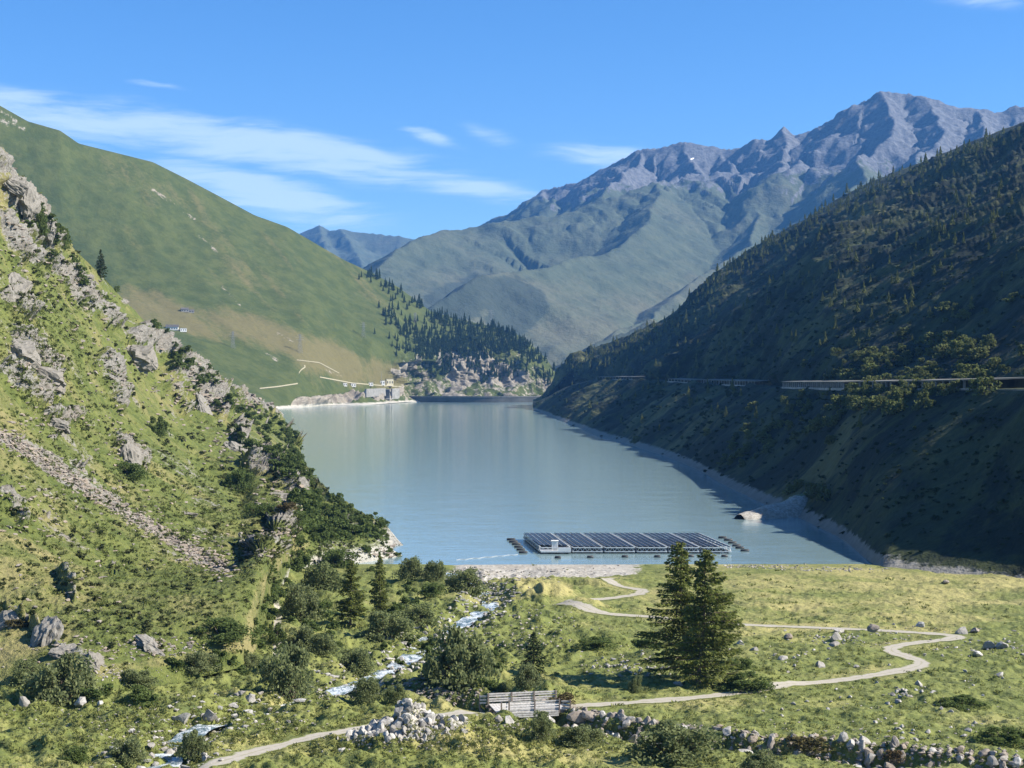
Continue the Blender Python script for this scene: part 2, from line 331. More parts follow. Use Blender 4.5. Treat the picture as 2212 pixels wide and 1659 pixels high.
sml = fbm(P3(P[..., 0], P[..., 1], P[..., 2], 1 / 16), 4, .55)
sc_ = smooth(P[..., 1], 350, 1400)
P = P + N * ((big * (3 + 13 * sc_) + rib * (2 + 8 * sc_) + sml * (.9 + 2.4 * sc_)) * amp * (.55 + .45 * smooth(tv, .9, 1.3)))[..., None]
rock = -.36 + .2 * smooth(near_line(qx, qy, [(1640, 880), (1760, 940), (1880, 880)]), 60, 10) + .1 * smooth(tv, 1, .3)
M_right = terrain_mat('right_mountain_grass', 34, (.025, .034, .013), (.050, .060, .020), (.12, .115, .045), (.05, .043, .037), (.11, .10, .088), (.008, .013, .008), ring=.55, bs=.7, bd=.8, shrub_bias=.2)  # slope tones and shore ring darkened, painting in part of the shade
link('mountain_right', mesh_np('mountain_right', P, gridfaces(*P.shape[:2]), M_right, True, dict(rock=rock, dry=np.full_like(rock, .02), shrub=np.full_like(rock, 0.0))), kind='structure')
tt, uu = np.meshgrid(np.linspace(0, 1, 60), np.linspace(-1, 1, 44)); ax_a, ax_b = np.array([71.0, 480.0]), np.array([114.0, 516.0]); dv_ = ax_b - ax_a; nv_ = np.array([-dv_[1], dv_[0]]) / np.linalg.norm(dv_)
hw_ = 3 + 10 * np.sqrt(tt); X = ax_a[0] + dv_[0] * tt + nv_[0] * uu * hw_; YY = ax_a[1] + dv_[1] * tt + nv_[1] * uu * hw_
Z = LAKE - 1.4 + (1 - uu ** 2) * (2.9 + 9.0 * tt ** 1.1) * (1 - .95 * smooth(tt, .72, 1.0)) + fbm(P3(X, YY, None, 1 / 6), 4) * (.5 + .8 * tt)
M_spit = terrain_mat('gravel_spit', 8, (.11, .125, .05), (.16, .17, .07), (.24, .22, .12), (.24, .22, .19), (.42, .40, .36), (.05, .06, .03), ring=False, bs=.9)
link('gravel_spit', mesh_np('gravel_spit', np.stack([X, YY, Z], -1), gridfaces(*X.shape), M_spit, True, dict(rock=.35 - .5 * smooth(tt, .3, .75) + 0 * X, dry=0 * X, shrub=0 * X - .05)), kind='structure')

# ---- near hillside on the left
HB = [(-160, 1460, 186), (0, 1456, 186), (120, 1486, 181), (200, 1492, 180), (300, 1462, 187), (420, 1425, 195), (520, 1402, 201), (556, 1360, 216), (590, 1262, 282), (630, 1205, 340), (700, 1192, 362), (800, 1200, 372), (880, 1208, 384), (905, 1214, 390)]
HT = [(-160, 190, 430), (-60, 250, 460), (0, 332, 500), (30, 372, 512), (60, 400, 530), (100, 452, 550), (130, 505, 570), (170, 548, 595), (215, 590, 625), (260, 640, 660), (300, 682, 690), (345, 722, 725), (390, 762, 760), (450, 812, 815), (520, 852, 870), (570, 876, 890), (610, 902, 870), (640, 940, 800), (655, 990, 690), (675, 1026, 600), (700, 1052, 548), (740, 1086, 478), (785, 1108, 452), (830, 1133, 426), (862, 1169, 410), (905, 1213, 396)]
HB0 = [(p, q + 40, y - 3.0) for p, q, y in HB]
def hmid(f, dpy, dY):
    out = []
    for p in (-160, 0, 120, 200, 300, 420, 520, 556, 590, 630, 665, 700, 800, 905):
        b = [lineval(p, HB, k) for k in (1, 2)]; a = [lineval(p, HT, k) for k in (1, 2)]
        py = b[0] + (a[0] - b[0]) * f; g = 1 + (dY - 1) * (1 - float(smooth(np.float64(p), 480, 640))); inv = 1 / b[1] + (1 / a[1] - 1 / b[1]) * min(1, f * g)
        out.append((p, py, 1 / inv))
    return out
cx = np.linspace(-150, 904, 520)
P, T = loft(cx, [HB0, HB, hmid(.33, 0, 1.3), hmid(.7, 0, 1.17), HT], [5, 130, 150, 130], 3, (60, 40))
N = gnormals(P); qx, qy = pix(P); tv = T[:, None] - 1 + 0 * qx
amp = smooth(tv, .0, .25) * (1 - smooth(tv, 2.75, 3.0) * .75) * smooth(qx, 900, 800)
SPINE = [(275, 735), (300, 760), (370, 815), (430, 860), (480, 930), (520, 985), (580, 1045), (640, 1095)]
outc = np.zeros_like(qx); brk = fbm(P3(P[..., 0], P[..., 1], P[..., 2], 1 / 7.0), 3)
for pts, wd in ([[(-20, 340), (40, 440), (90, 510)], 45], [[(0, 470), (60, 560)], 30], [[(30, 735), (95, 805)], 38], [[(0, 640), (50, 680)], 30], [[(270, 735), (325, 775)], 26], [[(360, 820), (440, 880)], 42], [[(440, 880), (460, 920)], 22], [[(490, 955), (525, 985)], 22], [[(560, 1025), (635, 1090)], 30], [[(395, 760), (520, 860), (600, 890)], 22], [[(260, 960), (300, 1000)], 28], [[(90, 900), (150, 910)], 22], [[(160, 620), (230, 700)], 26], [[(10, 1080), (50, 1130)], 22], [[(-10, 1330), (50, 1345)], 16], [[(70, 1350), (150, 1420), (230, 1440)], 16], [[(300, 1385), (340, 1395)], 18], [[(120, 1240), (160, 1300)], 14], [[(210, 780), (260, 860)], 22], [[(100, 560), (170, 640)], 26], [[(600, 1140), (640, 1150)], 14], [[(520, 1190), (590, 1195)], 10], [[(0, 800), (80, 870)], 26]):
    outc = np.maximum(outc, smooth(near_line(qx, qy, pts) * (1 + .9 * brk), wd * .68, wd * .15))
SCREE = [(-40, 915), (60, 975), (150, 1030), (230, 1080), (330, 1140), (420, 1190), (500, 1235)]
scree = smooth(near_line(qx, qy, SCREE) * (1 + .6 * brk), 22 - 12 * smooth(qx, 150, 500), 5)
sp = smooth(near_line(qx, qy, SPINE), 70, 0)
b3 = P3(P[..., 0], P[..., 1], P[..., 2], 1.0)
mid = fbm(b3 / 26, 4, .5); cr = fbm(b3 / 13, 5, .55, True); fine = fbm(b3 / 3.2, 3, .6)
nearf = smooth(P[..., 1], 900, 250); dsc = np.clip(P[..., 1] / 620, .28, 1.2)
P = P + N * (amp * (dsc * mid * 3.2 + sp * 5 * dsc + (outc * np.clip(cr, -.2, 2) * 4.4 * dsc) + fine * (.35 + .5 * outc) + (scree * (-.8)) + np.abs(fbm(b3 / 1.6, 2)) * .5 * nearf))[..., None]
rock = -.17 + .42 * outc + .5 * scree + .26 * smooth(fbm(b3 / 18, 3), .0, .6) - .16 * smooth(qy, 1150, 1350)
dry = -.03 + .08 * smooth(qx, 300, 0) + .16 * smooth(near_line(qx, qy, [(540, 1395), (545, 1330), (560, 1270), (600, 1215), (660, 1170)]), 16, 6) + .2 * smooth(near_line(qx, qy, [(220, 1450), (400, 1420), (540, 1392)]), 18, 6)
shr = -.20 + .26 * smooth(near_line(qx, qy, [(330, 690), (420, 820), (520, 900), (620, 980), (660, 1060), (740, 1130), (800, 1160)]), 70, 15) + .1 * smooth(near_line(qx, qy, [(0, 1200), (200, 1300), (400, 1350)]), 120, 20)
M_hill = terrain_mat('near_hillside_grass_and_rock', 7.0, (.078, .100, .025), (.140, .158, .042), (.24, .21, .09), (.145, .134, .116), (.275, .262, .235), (.038, .052, .024), bs=1.0, bd=1.4, shrub_bias=.04)
link('hillside', mesh_np('hillside', P, gridfaces(*P.shape[:2]), M_hill, True, dict(rock=rock, dry=dry, shrub=shr)), kind='structure')

# ---- valley floor
def z0(Y): return np.interp(Y, [2, 30, 60, 100, 125, 141, 170, 200, 250, 300, 340, 358, 372, 420], [-1.8, -9, -18, -30, -34.2, -35.5, -37.2, -38.7, -40.5, -42.1, -43.5, -44.3, -45.5, -49])
def gpt(px, py):
    """point of the bare valley floor seen at a pixel"""
    lo, hi = 60.0, 420.0
    for _ in range(40):
        m = (lo + hi) / 2
        if (HY - py) / F * m > z0(m): lo = m
        else: hi = m
    return ((px - CX) / F * m, m, float(z0(m)))
ROAD = [gpt(*p) for p in [(250, 1700), (430, 1659), (560, 1622), (700, 1588), (830, 1566), (960, 1545), (1060, 1531), (1140, 1526), (1240, 1526), (1400, 1516), (1530, 1505), (1650, 1490), (1760, 1477), (1850, 1465), (1930, 1452), (1985, 1440), (1995, 1430), (1960, 1419), (1925, 1408), (1925, 1398), (1975, 1389), (2050, 1382), (2075, 1375), (2030, 1370), (1900, 1362), (1760, 1356), (1600, 1350), (1480, 1340), (1400, 1332), (1300, 1327), (1225, 1320), (1205, 1311), (1235, 1301), (1310, 1294), (1380, 1284), (1392, 1275), (1345, 1268), (1295, 1260), (1290, 1254), (1330, 1248)]]
STREAM = [gpt(*p) for p in [(300, 1720), (345, 1640), (380, 1600), (420, 1562), (500, 1538), (600, 1518), (690, 1495), (745, 1474), (810, 1452), (880, 1415), (925, 1372), (1000, 1338), (1060, 1298), (1048, 1268), (985, 1243), (962, 1216), (945, 1205)]]
BROOK = [gpt(*p) for p in [(2500, 1668), (2212, 1652), (2000, 1640), (1800, 1622), (1600, 1605), (1430, 1590), (1300, 1570), (1190, 1552), (1120, 1532), (1000, 1510), (880, 1500), (780, 1478)]]
LTRACK = [gpt(*p) for p in [(600, 1440), (598, 1380), (604, 1330), (588, 1290), (590, 1262), (610, 1238)]]
BRIDGE_Y = gpt(1140, 1540)
cx = np.concatenate([np.linspace(-1500, -150, 40, endpoint=False), np.linspace(-150, 2360, 760), np.linspace(2370, 3600, 40)])
pyr = np.concatenate([np.linspace(1192, 1260, 90, endpoint=False), np.linspace(1260, 1720, 330)])
yy = np.array([gpt(0, p)[1] for p in pyr]); yy = np.concatenate([[470, 430, 410, 395], yy[yy < 394], np.linspace(126, 4, 16)])
PX, YY = np.meshgrid(cx, yy); X = (PX - CX) / F * YY
def bumps(X, YY):
    q = P3(X, YY, None, 1.0)
    return q, fbm(q / 14, 3), fbm(q / 3.4, 4, .55), fbm(q * np.array([1, .55, 1]) / 1.3, 2, .5)
MOUNDS = [(880, 1606, 5.6, 1.9, 2.3), (1258, 1318, 5.5, 2.6, 2.0), (1190, 1292, 5, 2.6, 2.2), (1135, 1280, 5, 3, 1.8), (1330, 1395, 5.0, 2.5, 1.2), (1230, 1395, 6, 2.5, 1.0), (1420, 1430, 4.5, 2.5, 1.3), (1600, 1478, 6, 2.2, 1.2), (2040, 1515, 5, 1.6, .9), (2160, 1580, 5, 1.5, .9), (1300, 1262, 5, 2, 1.2), (1200, 1510, 2.5, 1.4, 1.3)]
def ground_z(X, YY):
    q, b14, b3, b1 = bumps(X, YY)
    px = CX + F * X / np.maximum(YY, 1)
    Z = z0(YY).astype(float)
    right = smooth(px, 1150, 1350)
    sxx = smooth(YY, 372, 340) * smooth(YY, 60, 120)
    ds, _, _ = polydist(X, YY, STREAM); db, _, _ = polydist(X, YY, BROOK); dr, rz, _ = polydist(X, YY, ROAD)
    rough = (1 - right) * smooth(YY, 360, 340)
    hum = np.clip(b3 + .15, -.3, 1) * (.36 + .45 * rough) + np.clip(b1, -.3, 1) * (.2 + .1 * rough)
    keep = smooth(dr, 1.6, 4.0)
    Z = Z + sxx * keep * (b14 * (.55 + .7 * rough) + hum * smooth(YY, 372, 300) * 1.15) + (1 - keep) * sxx * .0
    Z = Z + .5 * smooth(px, 1950, 2300) * smooth(YY, 260, 345) * smooth(YY, 420, 350)
    for mx, my, rx, ry, h in MOUNDS:
        c = gpt(mx, my); Z = Z + h * np.exp(-((X - c[0]) / rx) ** 2 - ((YY - c[1]) / ry / 1.6) ** 2) * (1 + .2 * b3)
    beach = smooth(px, 940, 1020) * (1 - smooth(px, 1320, 1470)) * smooth(YY, 312 + .05 * (px - 1000), 336)
    Z = Z - beach * .35 * smooth(YY, 372, 350)
    wst = 2.0 + 1.2 * fbm(q / 9, 2)
    Z = Z - 1.15 * smooth(ds, wst + 2.6, wst * .6) * smooth(YY, 372, 330)
    wb = 3.4
    Z = Z - 2.6 * smooth(db, wb + 1.3, wb - 1.0) * (1 - .7 * smooth(px, 1000, 850) )
    return Z, ds, db, dr, beach, rough
Z, ds, db, dr, beach, rough = ground_z(X, YY)
P = np.stack([X, YY, Z], -1); qx, qy = pix(P)
rock = -.52 + .95 * beach + .22 * smooth(ds, 7, 2.5) * smooth(YY, 380, 340) + .40 * smooth(db, 5.6, 3.6) + .06 * rough
rock = np.maximum(rock, -.5 + .3 * smooth(dr, 3.2, 1.8))
hpc = gpt(880, 1606); rock = np.maximum(rock, -.5 + .75 * smooth(((X - hpc[0]) / 7) ** 2 + ((YY - hpc[1]) / 4.2) ** 2, 1.1, .6))
dry = -.06 + .17 * smooth(qx, 1200, 1600) * smooth(YY, 200, 290) + .10 * smooth(dr, 7, 3) + .12 * smooth(near_line(qx, qy, [(600, 1545), (1000, 1600), (1500, 1640)]), 45, 15) + .22 * smooth(near_line(qx, qy, [(1130, 1258), (1220, 1270)]), 25, 8) - .02
shr = -.06 + .10 * rough + .16 * smooth(db, 6.5, 4.0)
M_ground = terrain_mat('valley_floor_grass', 6.0, (.112, .134, .037), (.192, .205, .060), (.34, .30, .12), (.30, .27, .225), (.50, .47, .42), (.065, .085, .032), ring=False, bs=.8, bd=1.3)
ground = link('ground', mesh_np('ground', P, gridfaces(*Z.shape), M_ground, True, dict(rock=rock, dry=dry, shrub=shr)), kind='structure')

# ---- lake
m, t, out = mat('lake_water')
pos = t.n('ShaderNodeNewGeometry').outputs['Position']
rp = t.math('ADD', t.noise(t.mapping(pos, sc=(.12, .9, 1)), .7, 3, .6), t.math('MULTIPLY', t.noise(pos, .06, 2), 2.0))
b = principled(t, out, t.mix(t.noise(pos, .004, 3), (.19, .275, .285), (.205, .29, .30)), .10, rp, .12, .5, spec=.5)  # base colour tinted blue to stand in for sky reflection
b.inputs['IOR'].default_value = 1.5
cx = np.array([-700, 700.]); V = [(-900, 340, LAKE), (900, 340, LAKE), (900, 2720, LAKE), (-900, 2720, LAKE)]
link('lake', mesh_np('lake', V, [(0, 1, 2, 3)], m), kind='structure')

# ------------------------------------------------------------------ placing things on the land
bpy.context.view_layer.update()
DG = bpy.context.evaluated_depsgraph_get()
def hit(px, py):
    d = Vector(((px - CX) / F, 1, (HY - py) / F)).normalized()
    ok, loc, nrm, idx, ob, _ = scene.ray_cast(DG, Vector((0, 0, 0)), d)
    return (loc, nrm, ob.name) if ok else (None, None, '')
def drop(x, y):
    ok, loc, nrm, idx, ob, _ = scene.ray_cast(DG, Vector((x, y, 900)), Vector((0, 0, -1)))
    return loc.z if ok else 0.0
rnd = random.Random(11)
def thing(name, label, cat, loc=(0, 0, 0), rz=0.0, sc=(1, 1, 1), group=None):
    o = link(name, None, None, loc, (0, 0, rz), sc, None, label, cat, group); o.empty_display_size = .2; return o
class MB:
    """collects shapes into one mesh"""
    def __init__(s): s.V = []; s.Fq = []; s.n = 0
    def add(s, V, Fq):
        V = np.asarray(V, float).reshape(-1, 3); s.V.append(V); s.Fq += [tuple(int(i) + s.n for i in f) for f in Fq]; s.n += len(V); return s
    def box(s, c, h, M=None):
        V = np.array([(x, y, z) for z in (-1, 1) for y in (-1, 1) for x in (-1, 1)], float) * np.asarray(h)
        if M is not None: V = V @ np.asarray(M).T
        return s.add(V + np.asarray(c), [(0, 2, 3, 1), (4, 5, 7, 6), (0, 1, 5, 4), (2, 6, 7, 3), (0, 4, 6, 2), (1, 3, 7, 5)])
    def bar(s, a, b, w, h=None):
        a, b = Vector(a), Vector(b); d = b - a; L = d.length; q = d.to_track_quat('X', 'Z').to_matrix()
        return s.box((a + b) / 2, (L / 2, w / 2, (h or w) / 2), np.array(q))
    def tube(s, pts, rad, k=6):
        pts = [Vector(p) for p in pts]; V = []; Fq = []
        for i, p in enumerate(pts):
            d = (pts[min(i + 1, len(pts) - 1)] - pts[max(i - 1, 0)]).normalized(); M = d.to_track_quat('Z', 'X').to_matrix()
            for j in range(k):
                a = 2 * math.pi * j / k; V.append(p + M @ Vector((math.cos(a), math.sin(a), 0)) * rad[i])
        for i in range(len(pts) - 1):
            for j in range(k): Fq.append((i * k + j, i * k + (j + 1) % k, (i + 1) * k + (j + 1) % k, (i + 1) * k + j))
        n = len(V); V += [pts[0], pts[-1]]
        for j in range(k): Fq.append((n, (j + 1) % k, j, j)); Fq.append((n + 1, n - k + j, n - k + (j + 1) % k, n - k + (j + 1) % k))
        return s.add([tuple(v) for v in V], Fq)
    def mesh(s, name, m, sm=False):
        me = bpy.data.meshes.new(name)
        me.from_pydata([tuple(v) for v in np.concatenate(s.V)], [], [tuple(dict.fromkeys(f)) for f in s.Fq])
        me.materials.append(m)
        if sm: me.polygons.foreach_set('use_smooth', np.ones(len(me.polygons), bool))
        me.update(); return me
    def build(s, name, m, parent=None, sm=False, **kw): return link(name, s.mesh(name, m, sm), parent, **kw)

# ---- materials for things
def plain(name, c1, c2, scale=3.0, rough=.8, spec=.3, bump=0.0, metal=0.0):
    m, t, out = mat(name)
    co = t.n('ShaderNodeTexCoord').outputs['Object']; n = t.noise(co, scale, 5, .65)
    b = principled(t, out, t.mix(t.step(n, .3, .7), c1, c2), rough, n if bump else None, bump, .05, spec)
    b.inputs['Metallic'].default_value = metal; return m
def leafmat(name, c1, c2, c3, trans=.3):
    m, t, out = mat(name)
    ri = t.n('ShaderNodeNewGeometry').outputs['Random Per Island']; ro = t.n('ShaderNodeObjectInfo').outputs['Random']
    col = t.mix(ri, c1, c2); col = t.mix(t.math('MULTIPLY', ro, .6), col, c3)
    d = t.n('ShaderNodeBsdfDiffuse', None, Color=col); tr = t.n('ShaderNodeBsdfTranslucent', None, Color=col)
    mx = t.n('ShaderNodeMixShader', None, i0=trans, i1=d.outputs[0], i2=tr.outputs[0]); t.L.new(mx.outputs[0], out.inputs[0]); return m
def rockmat(name, c1, c2, c3):
    m, t, out = mat(name)
    pos = t.n('ShaderNodeNewGeometry').outputs['Position']; n = t.noise(pos, 2.2, 6, .7); ro = t.n('ShaderNodeObjectInfo').outputs['Random']
    ri = t.n('ShaderNodeNewGeometry').outputs['Random Per Island']
    col = t.mix(t.step(n, .35, .68), c1, c2); col = t.mix(t.math('MULTIPLY', t.math('FRACT', t.math('ADD', ro, ri)), .8), col, c3)
    principled(t, out, col, .9, n, .6, .12, .2); return m
M_rock = rockmat('pale_gneiss', (.30, .28, .25), (.56, .535, .49), (.20, .18, .155))
M_rub = rockmat('dull_rubble', (.24, .22, .19), (.42, .39, .35), (.30, .26, .21))
M_rockd = rockmat('weathered_grey_rock', (.17, .15, .13), (.34, .30, .26), (.27, .215, .16))
M_larch = leafmat('larch_needles', (.105, .128, .034), (.205, .225, .066), (.15, .17, .05), .4)
M_spruce = leafmat('spruce_needles', (.020, .034, .014), (.045, .065, .026), (.035, .05, .02), .15)
M_willow = leafmat('willow_leaves', (.130, .155, .068), (.26, .285, .135), (.18, .21, .08), .45)
M_alder = leafmat('alder_leaves', (.075, .110, .034), (.160, .20, .066), (.115, .15, .05), .42)
M_pale = leafmat('pale_shrub_leaves', (.10, .125, .04), (.17, .19, .07), (.13, .14, .06), .35)
M_scrub = leafmat('juniper_scrub', (.055, .072, .028), (.11, .125, .05), (.10, .10, .045), .3)
M_heath = leafmat('russet_heath', (.10, .07, .04), (.16, .12, .06), (.09, .10, .04), .25)
M_grass = leafmat('grass_blades', (.12, .16, .04), (.27, .26, .10), (.20, .21, .07), .35)
M_grassh = leafmat('hill_grass', (.075, .105, .028), (.165, .18, .06), (.12, .14, .045), .35)
M_bark = plain('bark', (.10, .075, .055), (.19, .15, .115), 6, .95, .1)
M_wood = plain('weathered_larch_wood', (.38, .35, .31), (.60, .57, .53), 4, .85, .2)
M_woodd = plain('dark_post_wood', (.14, .11, .09), (.24, .20, .165), 4, .9, .2)
M_conc = plain('old_concrete', (.20, .195, .18), (.34, .33, .31), .25, .9, .2)
M_galr = plain('weathered_gallery_roof', (.10, .10, .088), (.20, .195, .175), .12, .95, .1)
M_gal = plain('dark_gallery_concrete', (.07, .075, .06), (.16, .155, .135), .12, .95, .1)  # dark tone on back wall and slab paints shade into the openings
M_dam = plain('dark_dam_concrete', (.055, .06, .062), (.095, .10, .10), .05, .9, .2)  # even dark grey for dam wall, parapet and intake shaft
M_white = plain('white_render', (.66, .64, .60), (.78, .77, .73), .5, .8, .3)
M_yellow = plain('cream_render', (.70, .62, .42), (.80, .72, .52), .5, .8, .3)
M_roof = plain('slate_roof', (.07, .065, .06), (.14, .13, .12), 2, .8, .3)
M_glassd = plain('dark_window', (.02, .025, .03), (.04, .045, .05), 2, .2, .5)
M_panel = plain('solar_cells', (.010, .012, .026), (.018, .02, .038), 1.2, .22, .5)
M_alu = plain('galvanised_steel', (.50, .51, .51), (.66, .67, .66), 2, .5, .5)
M_pont = plain('black_plastic_float', (.018, .020, .022), (.035, .037, .04), 2, .5, .4)
M_steel = plain('pylon_steel', (.16, .17, .17), (.26, .27, .27), 2, .6, .4)
M_snow = plain('old_snow', (.72, .76, .82), (.85, .87, .9), .02, .8, .2)

# ---- prototypes: stones
import bmesh
def rock_proto(i, sub=2, m=None, flat=1.0):
    r = random.Random(100 + i); bm = bmesh.new(); bmesh.ops.create_icosphere(bm, subdivisions=sub, radius=1.0)
    pl = []
    for _ in range(9):
        v = Vector((r.gauss(0, 1), r.gauss(0, 1), r.gauss(0, 1))).normalized(); pl.append((v, r.uniform(.34, .7)))
    st = Vector((r.uniform(.8, 1.25), r.uniform(.65, 1.0), r.uniform(.5, .85) * flat))
    for v in bm.verts:
        c = v.co
        for n_, d_ in pl:
            e = c.dot(n_) - d_
            if e > 0: c = c - n_ * e
        v.co = Vector((c.x * st.x, c.y * st.y, c.z * st.z)) * 1.35 + Vector((r.uniform(-.03, .03),) * 3)
    bmesh.ops.triangulate(bm, faces=bm.faces); me = bpy.data.meshes.new('stone'); bm.to_mesh(me); bm.free()
    me.materials.append(m); return me
ROCKS = [rock_proto(i, 2, M_rock) for i in range(9)]; ROCKSD = [rock_proto(40 + i, 2, M_rockd) for i in range(6)]
LOWROCK = []
for i in range(6):
    me = rock_proto(70 + i, 1, M_rock); V = np.zeros(len(me.vertices) * 3); me.vertices.foreach_get('co', V)
    Fi = np.zeros(len(me.polygons) * 3, int); me.polygons.foreach_get('vertices', Fi); LOWROCK.append((V.reshape(-1, 3), Fi.reshape(-1, 3)))
def merge(protos, inst):
    """inst: (proto index, location, scale xyz, z angle) -> vertices, faces"""
    VV = []; FF = []; n = 0
    for k, loc, sc, rz in inst:
        V, Fi = protos[k]; c, s_ = math.cos(rz), math.sin(rz); W = V * np.asarray(sc)
        W = np.stack([W[:, 0] * c - W[:, 1] * s_, W[:, 0] * s_ + W[:, 1] * c, W[:, 2]], -1) + np.asarray(loc)
        VV.append(W); FF.append(Fi + n); n += len(W)
    return np.concatenate(VV), np.concatenate(FF)
def crag_proto(i):
    r_ = random.Random(500 + i); bm = bmesh.new(); bmesh.ops.create_icosphere(bm, subdivisions=4, radius=1.0)
    pl = [(Vector((r_.gauss(0, 1), r_.gauss(0, 1), r_.gauss(0, .8))).normalized(), r_.uniform(.45, .85)) for _ in range(16)]
    co = np.array([v.co[:] for v in bm.verts]); f1 = fbm(co * 1.7 + i * 9.1, 4, .55, True); f2 = fbm(co * np.array([5, 5, 1.6]) + i * 3.7, 3, .55)
    for v, a, b in zip(bm.verts, f1, f2):
        c = v.co.copy()
        for n_, d_ in pl:
            e_ = c.dot(n_) - d_
            if e_ > 0: c = c - n_ * e_ * .9
        v.co = c * (1 + .22 * (a - .8) + .10 * b) * 1.15
    me = bpy.data.meshes.new('crag'); bm.to_mesh(me); bm.free(); me.materials.append(M_crag); return me
M_crag = rockmat('crag_rock', (.14, .128, .11), (.285, .27, .24), (.20, .18, .15))
CRAGS = [crag_proto(i) for i in range(5)]
def crag(px, py, wpx, label):
    loc, nrm, _ = hit(px, py)
    if loc is None: return
    s = wpx / F * loc.y / 2 * 1.35
    q = nrm.to_track_quat('Z', 'X').to_euler(); sl_ = math.atan2(nrm.y, nrm.x)
    M_ = Matrix.Rotation(sl_, 4, 'Z') @ Matrix.Rotation(math.acos(max(-1, min(1, nrm.z))) * .7, 4, 'Y') @ Matrix.Rotation(rnd.uniform(-.3, .3), 4, 'Z')
    p = loc - nrm * s * .12
    return link('crag', rnd.choice(CRAGS), None, p, M_.to_euler(), (s * rnd.uniform(1.2, 1.6), s * rnd.uniform(.8, 1.05), s * rnd.uniform(.42, .6)), None, label, 'rock')
def stone(name, px, py, wpx, label, cat='boulder', group=None, dark=False, squash=1.0, at=None, w=None):
    loc = at if at is not None else hit(px, py)[0]
    if loc is None: return
    w = w or wpx / F * loc[1]
    me = rnd.choice(ROCKSD if dark else ROCKS); s = w / 2.0
    return link(name, me, None, (loc[0], loc[1], loc[2] + s * .22 * squash), (rnd.uniform(-.25, .25), rnd.uniform(-.25, .25), rnd.uniform(0, 6.28)), (s * rnd.uniform(.9, 1.1), s * rnd.uniform(.8, 1.05), s * rnd.uniform(.75, 1.0) * squash), None, label, cat, group)

# ---- prototypes: foliage cards
def cards(cen, size, r, along=None, asp=.6):
    n = len(cen); u = r.normal(size=(n, 3)) if along is None else along + r.normal(size=(n, 3)) * .25
    u /= np.linalg.norm(u, axis=1, keepdims=True); v = np.cross(u, r.normal(size=(n, 3))); v /= np.linalg.norm(v, axis=1, keepdims=True) + 1e-9
    s = (np.asarray(size) * r.uniform(.7, 1.3, n))[:, None]
    V = np.stack([cen - u * s, cen + v * s * asp, cen + u * s, cen - v * s * asp], 1).reshape(-1, 3)
    return V, np.arange(4 * n).reshape(-1, 4)
def bush_mesh(seed, n, size, lobes=7, tall=1.0, spread=.62, m=None, open_=.5):
    r = np.random.default_rng(seed); L = []
    for i in range(lobes):
        a = r.uniform(0, 6.28); d = spread * math.sqrt(r.uniform(0, 1)) * .68; h = tall * r.uniform(.15, .78) * (1 - .35 * d)
        L.append((d * math.cos(a), d * math.sin(a), h, r.uniform(.12, .27)))
    pts = []
    for x, y, z, q in L:
        k = n // lobes; d = r.normal(size=(k, 3)); d /= np.linalg.norm(d, axis=1, keepdims=True); rad = q * r.uniform(.35, 1.0, k) ** open_
        pts.append(np.array([x, y, z]) + d * rad[:, None] * np.array([1, 1, .95 * tall]))
    k = n // 5; a = r.uniform(0, 6.28, k); d = spread * r.uniform(.3, 1, k)
    pts.append(np.stack([d * np.cos(a), d * np.sin(a), r.uniform(.0, .3, k)], -1))
    p = np.concatenate(pts); p[:, 2] = np.maximum(p[:, 2], .01)
    V, Fq = cards(p, size, r); stems = MB()
    for x, y, z, q in L: stems.tube([(x * .1, y * .1, -.08), (x * .5, y * .5, z * .5), (x, y, z)], [.022, .016, .008], 5)
    return mesh_np('foliage', V, Fq, m, False), stems.mesh('stems', M_bark)
def tube_np(pts, rad, k=5):
    mb = MB().tube(pts, rad, k); return mb
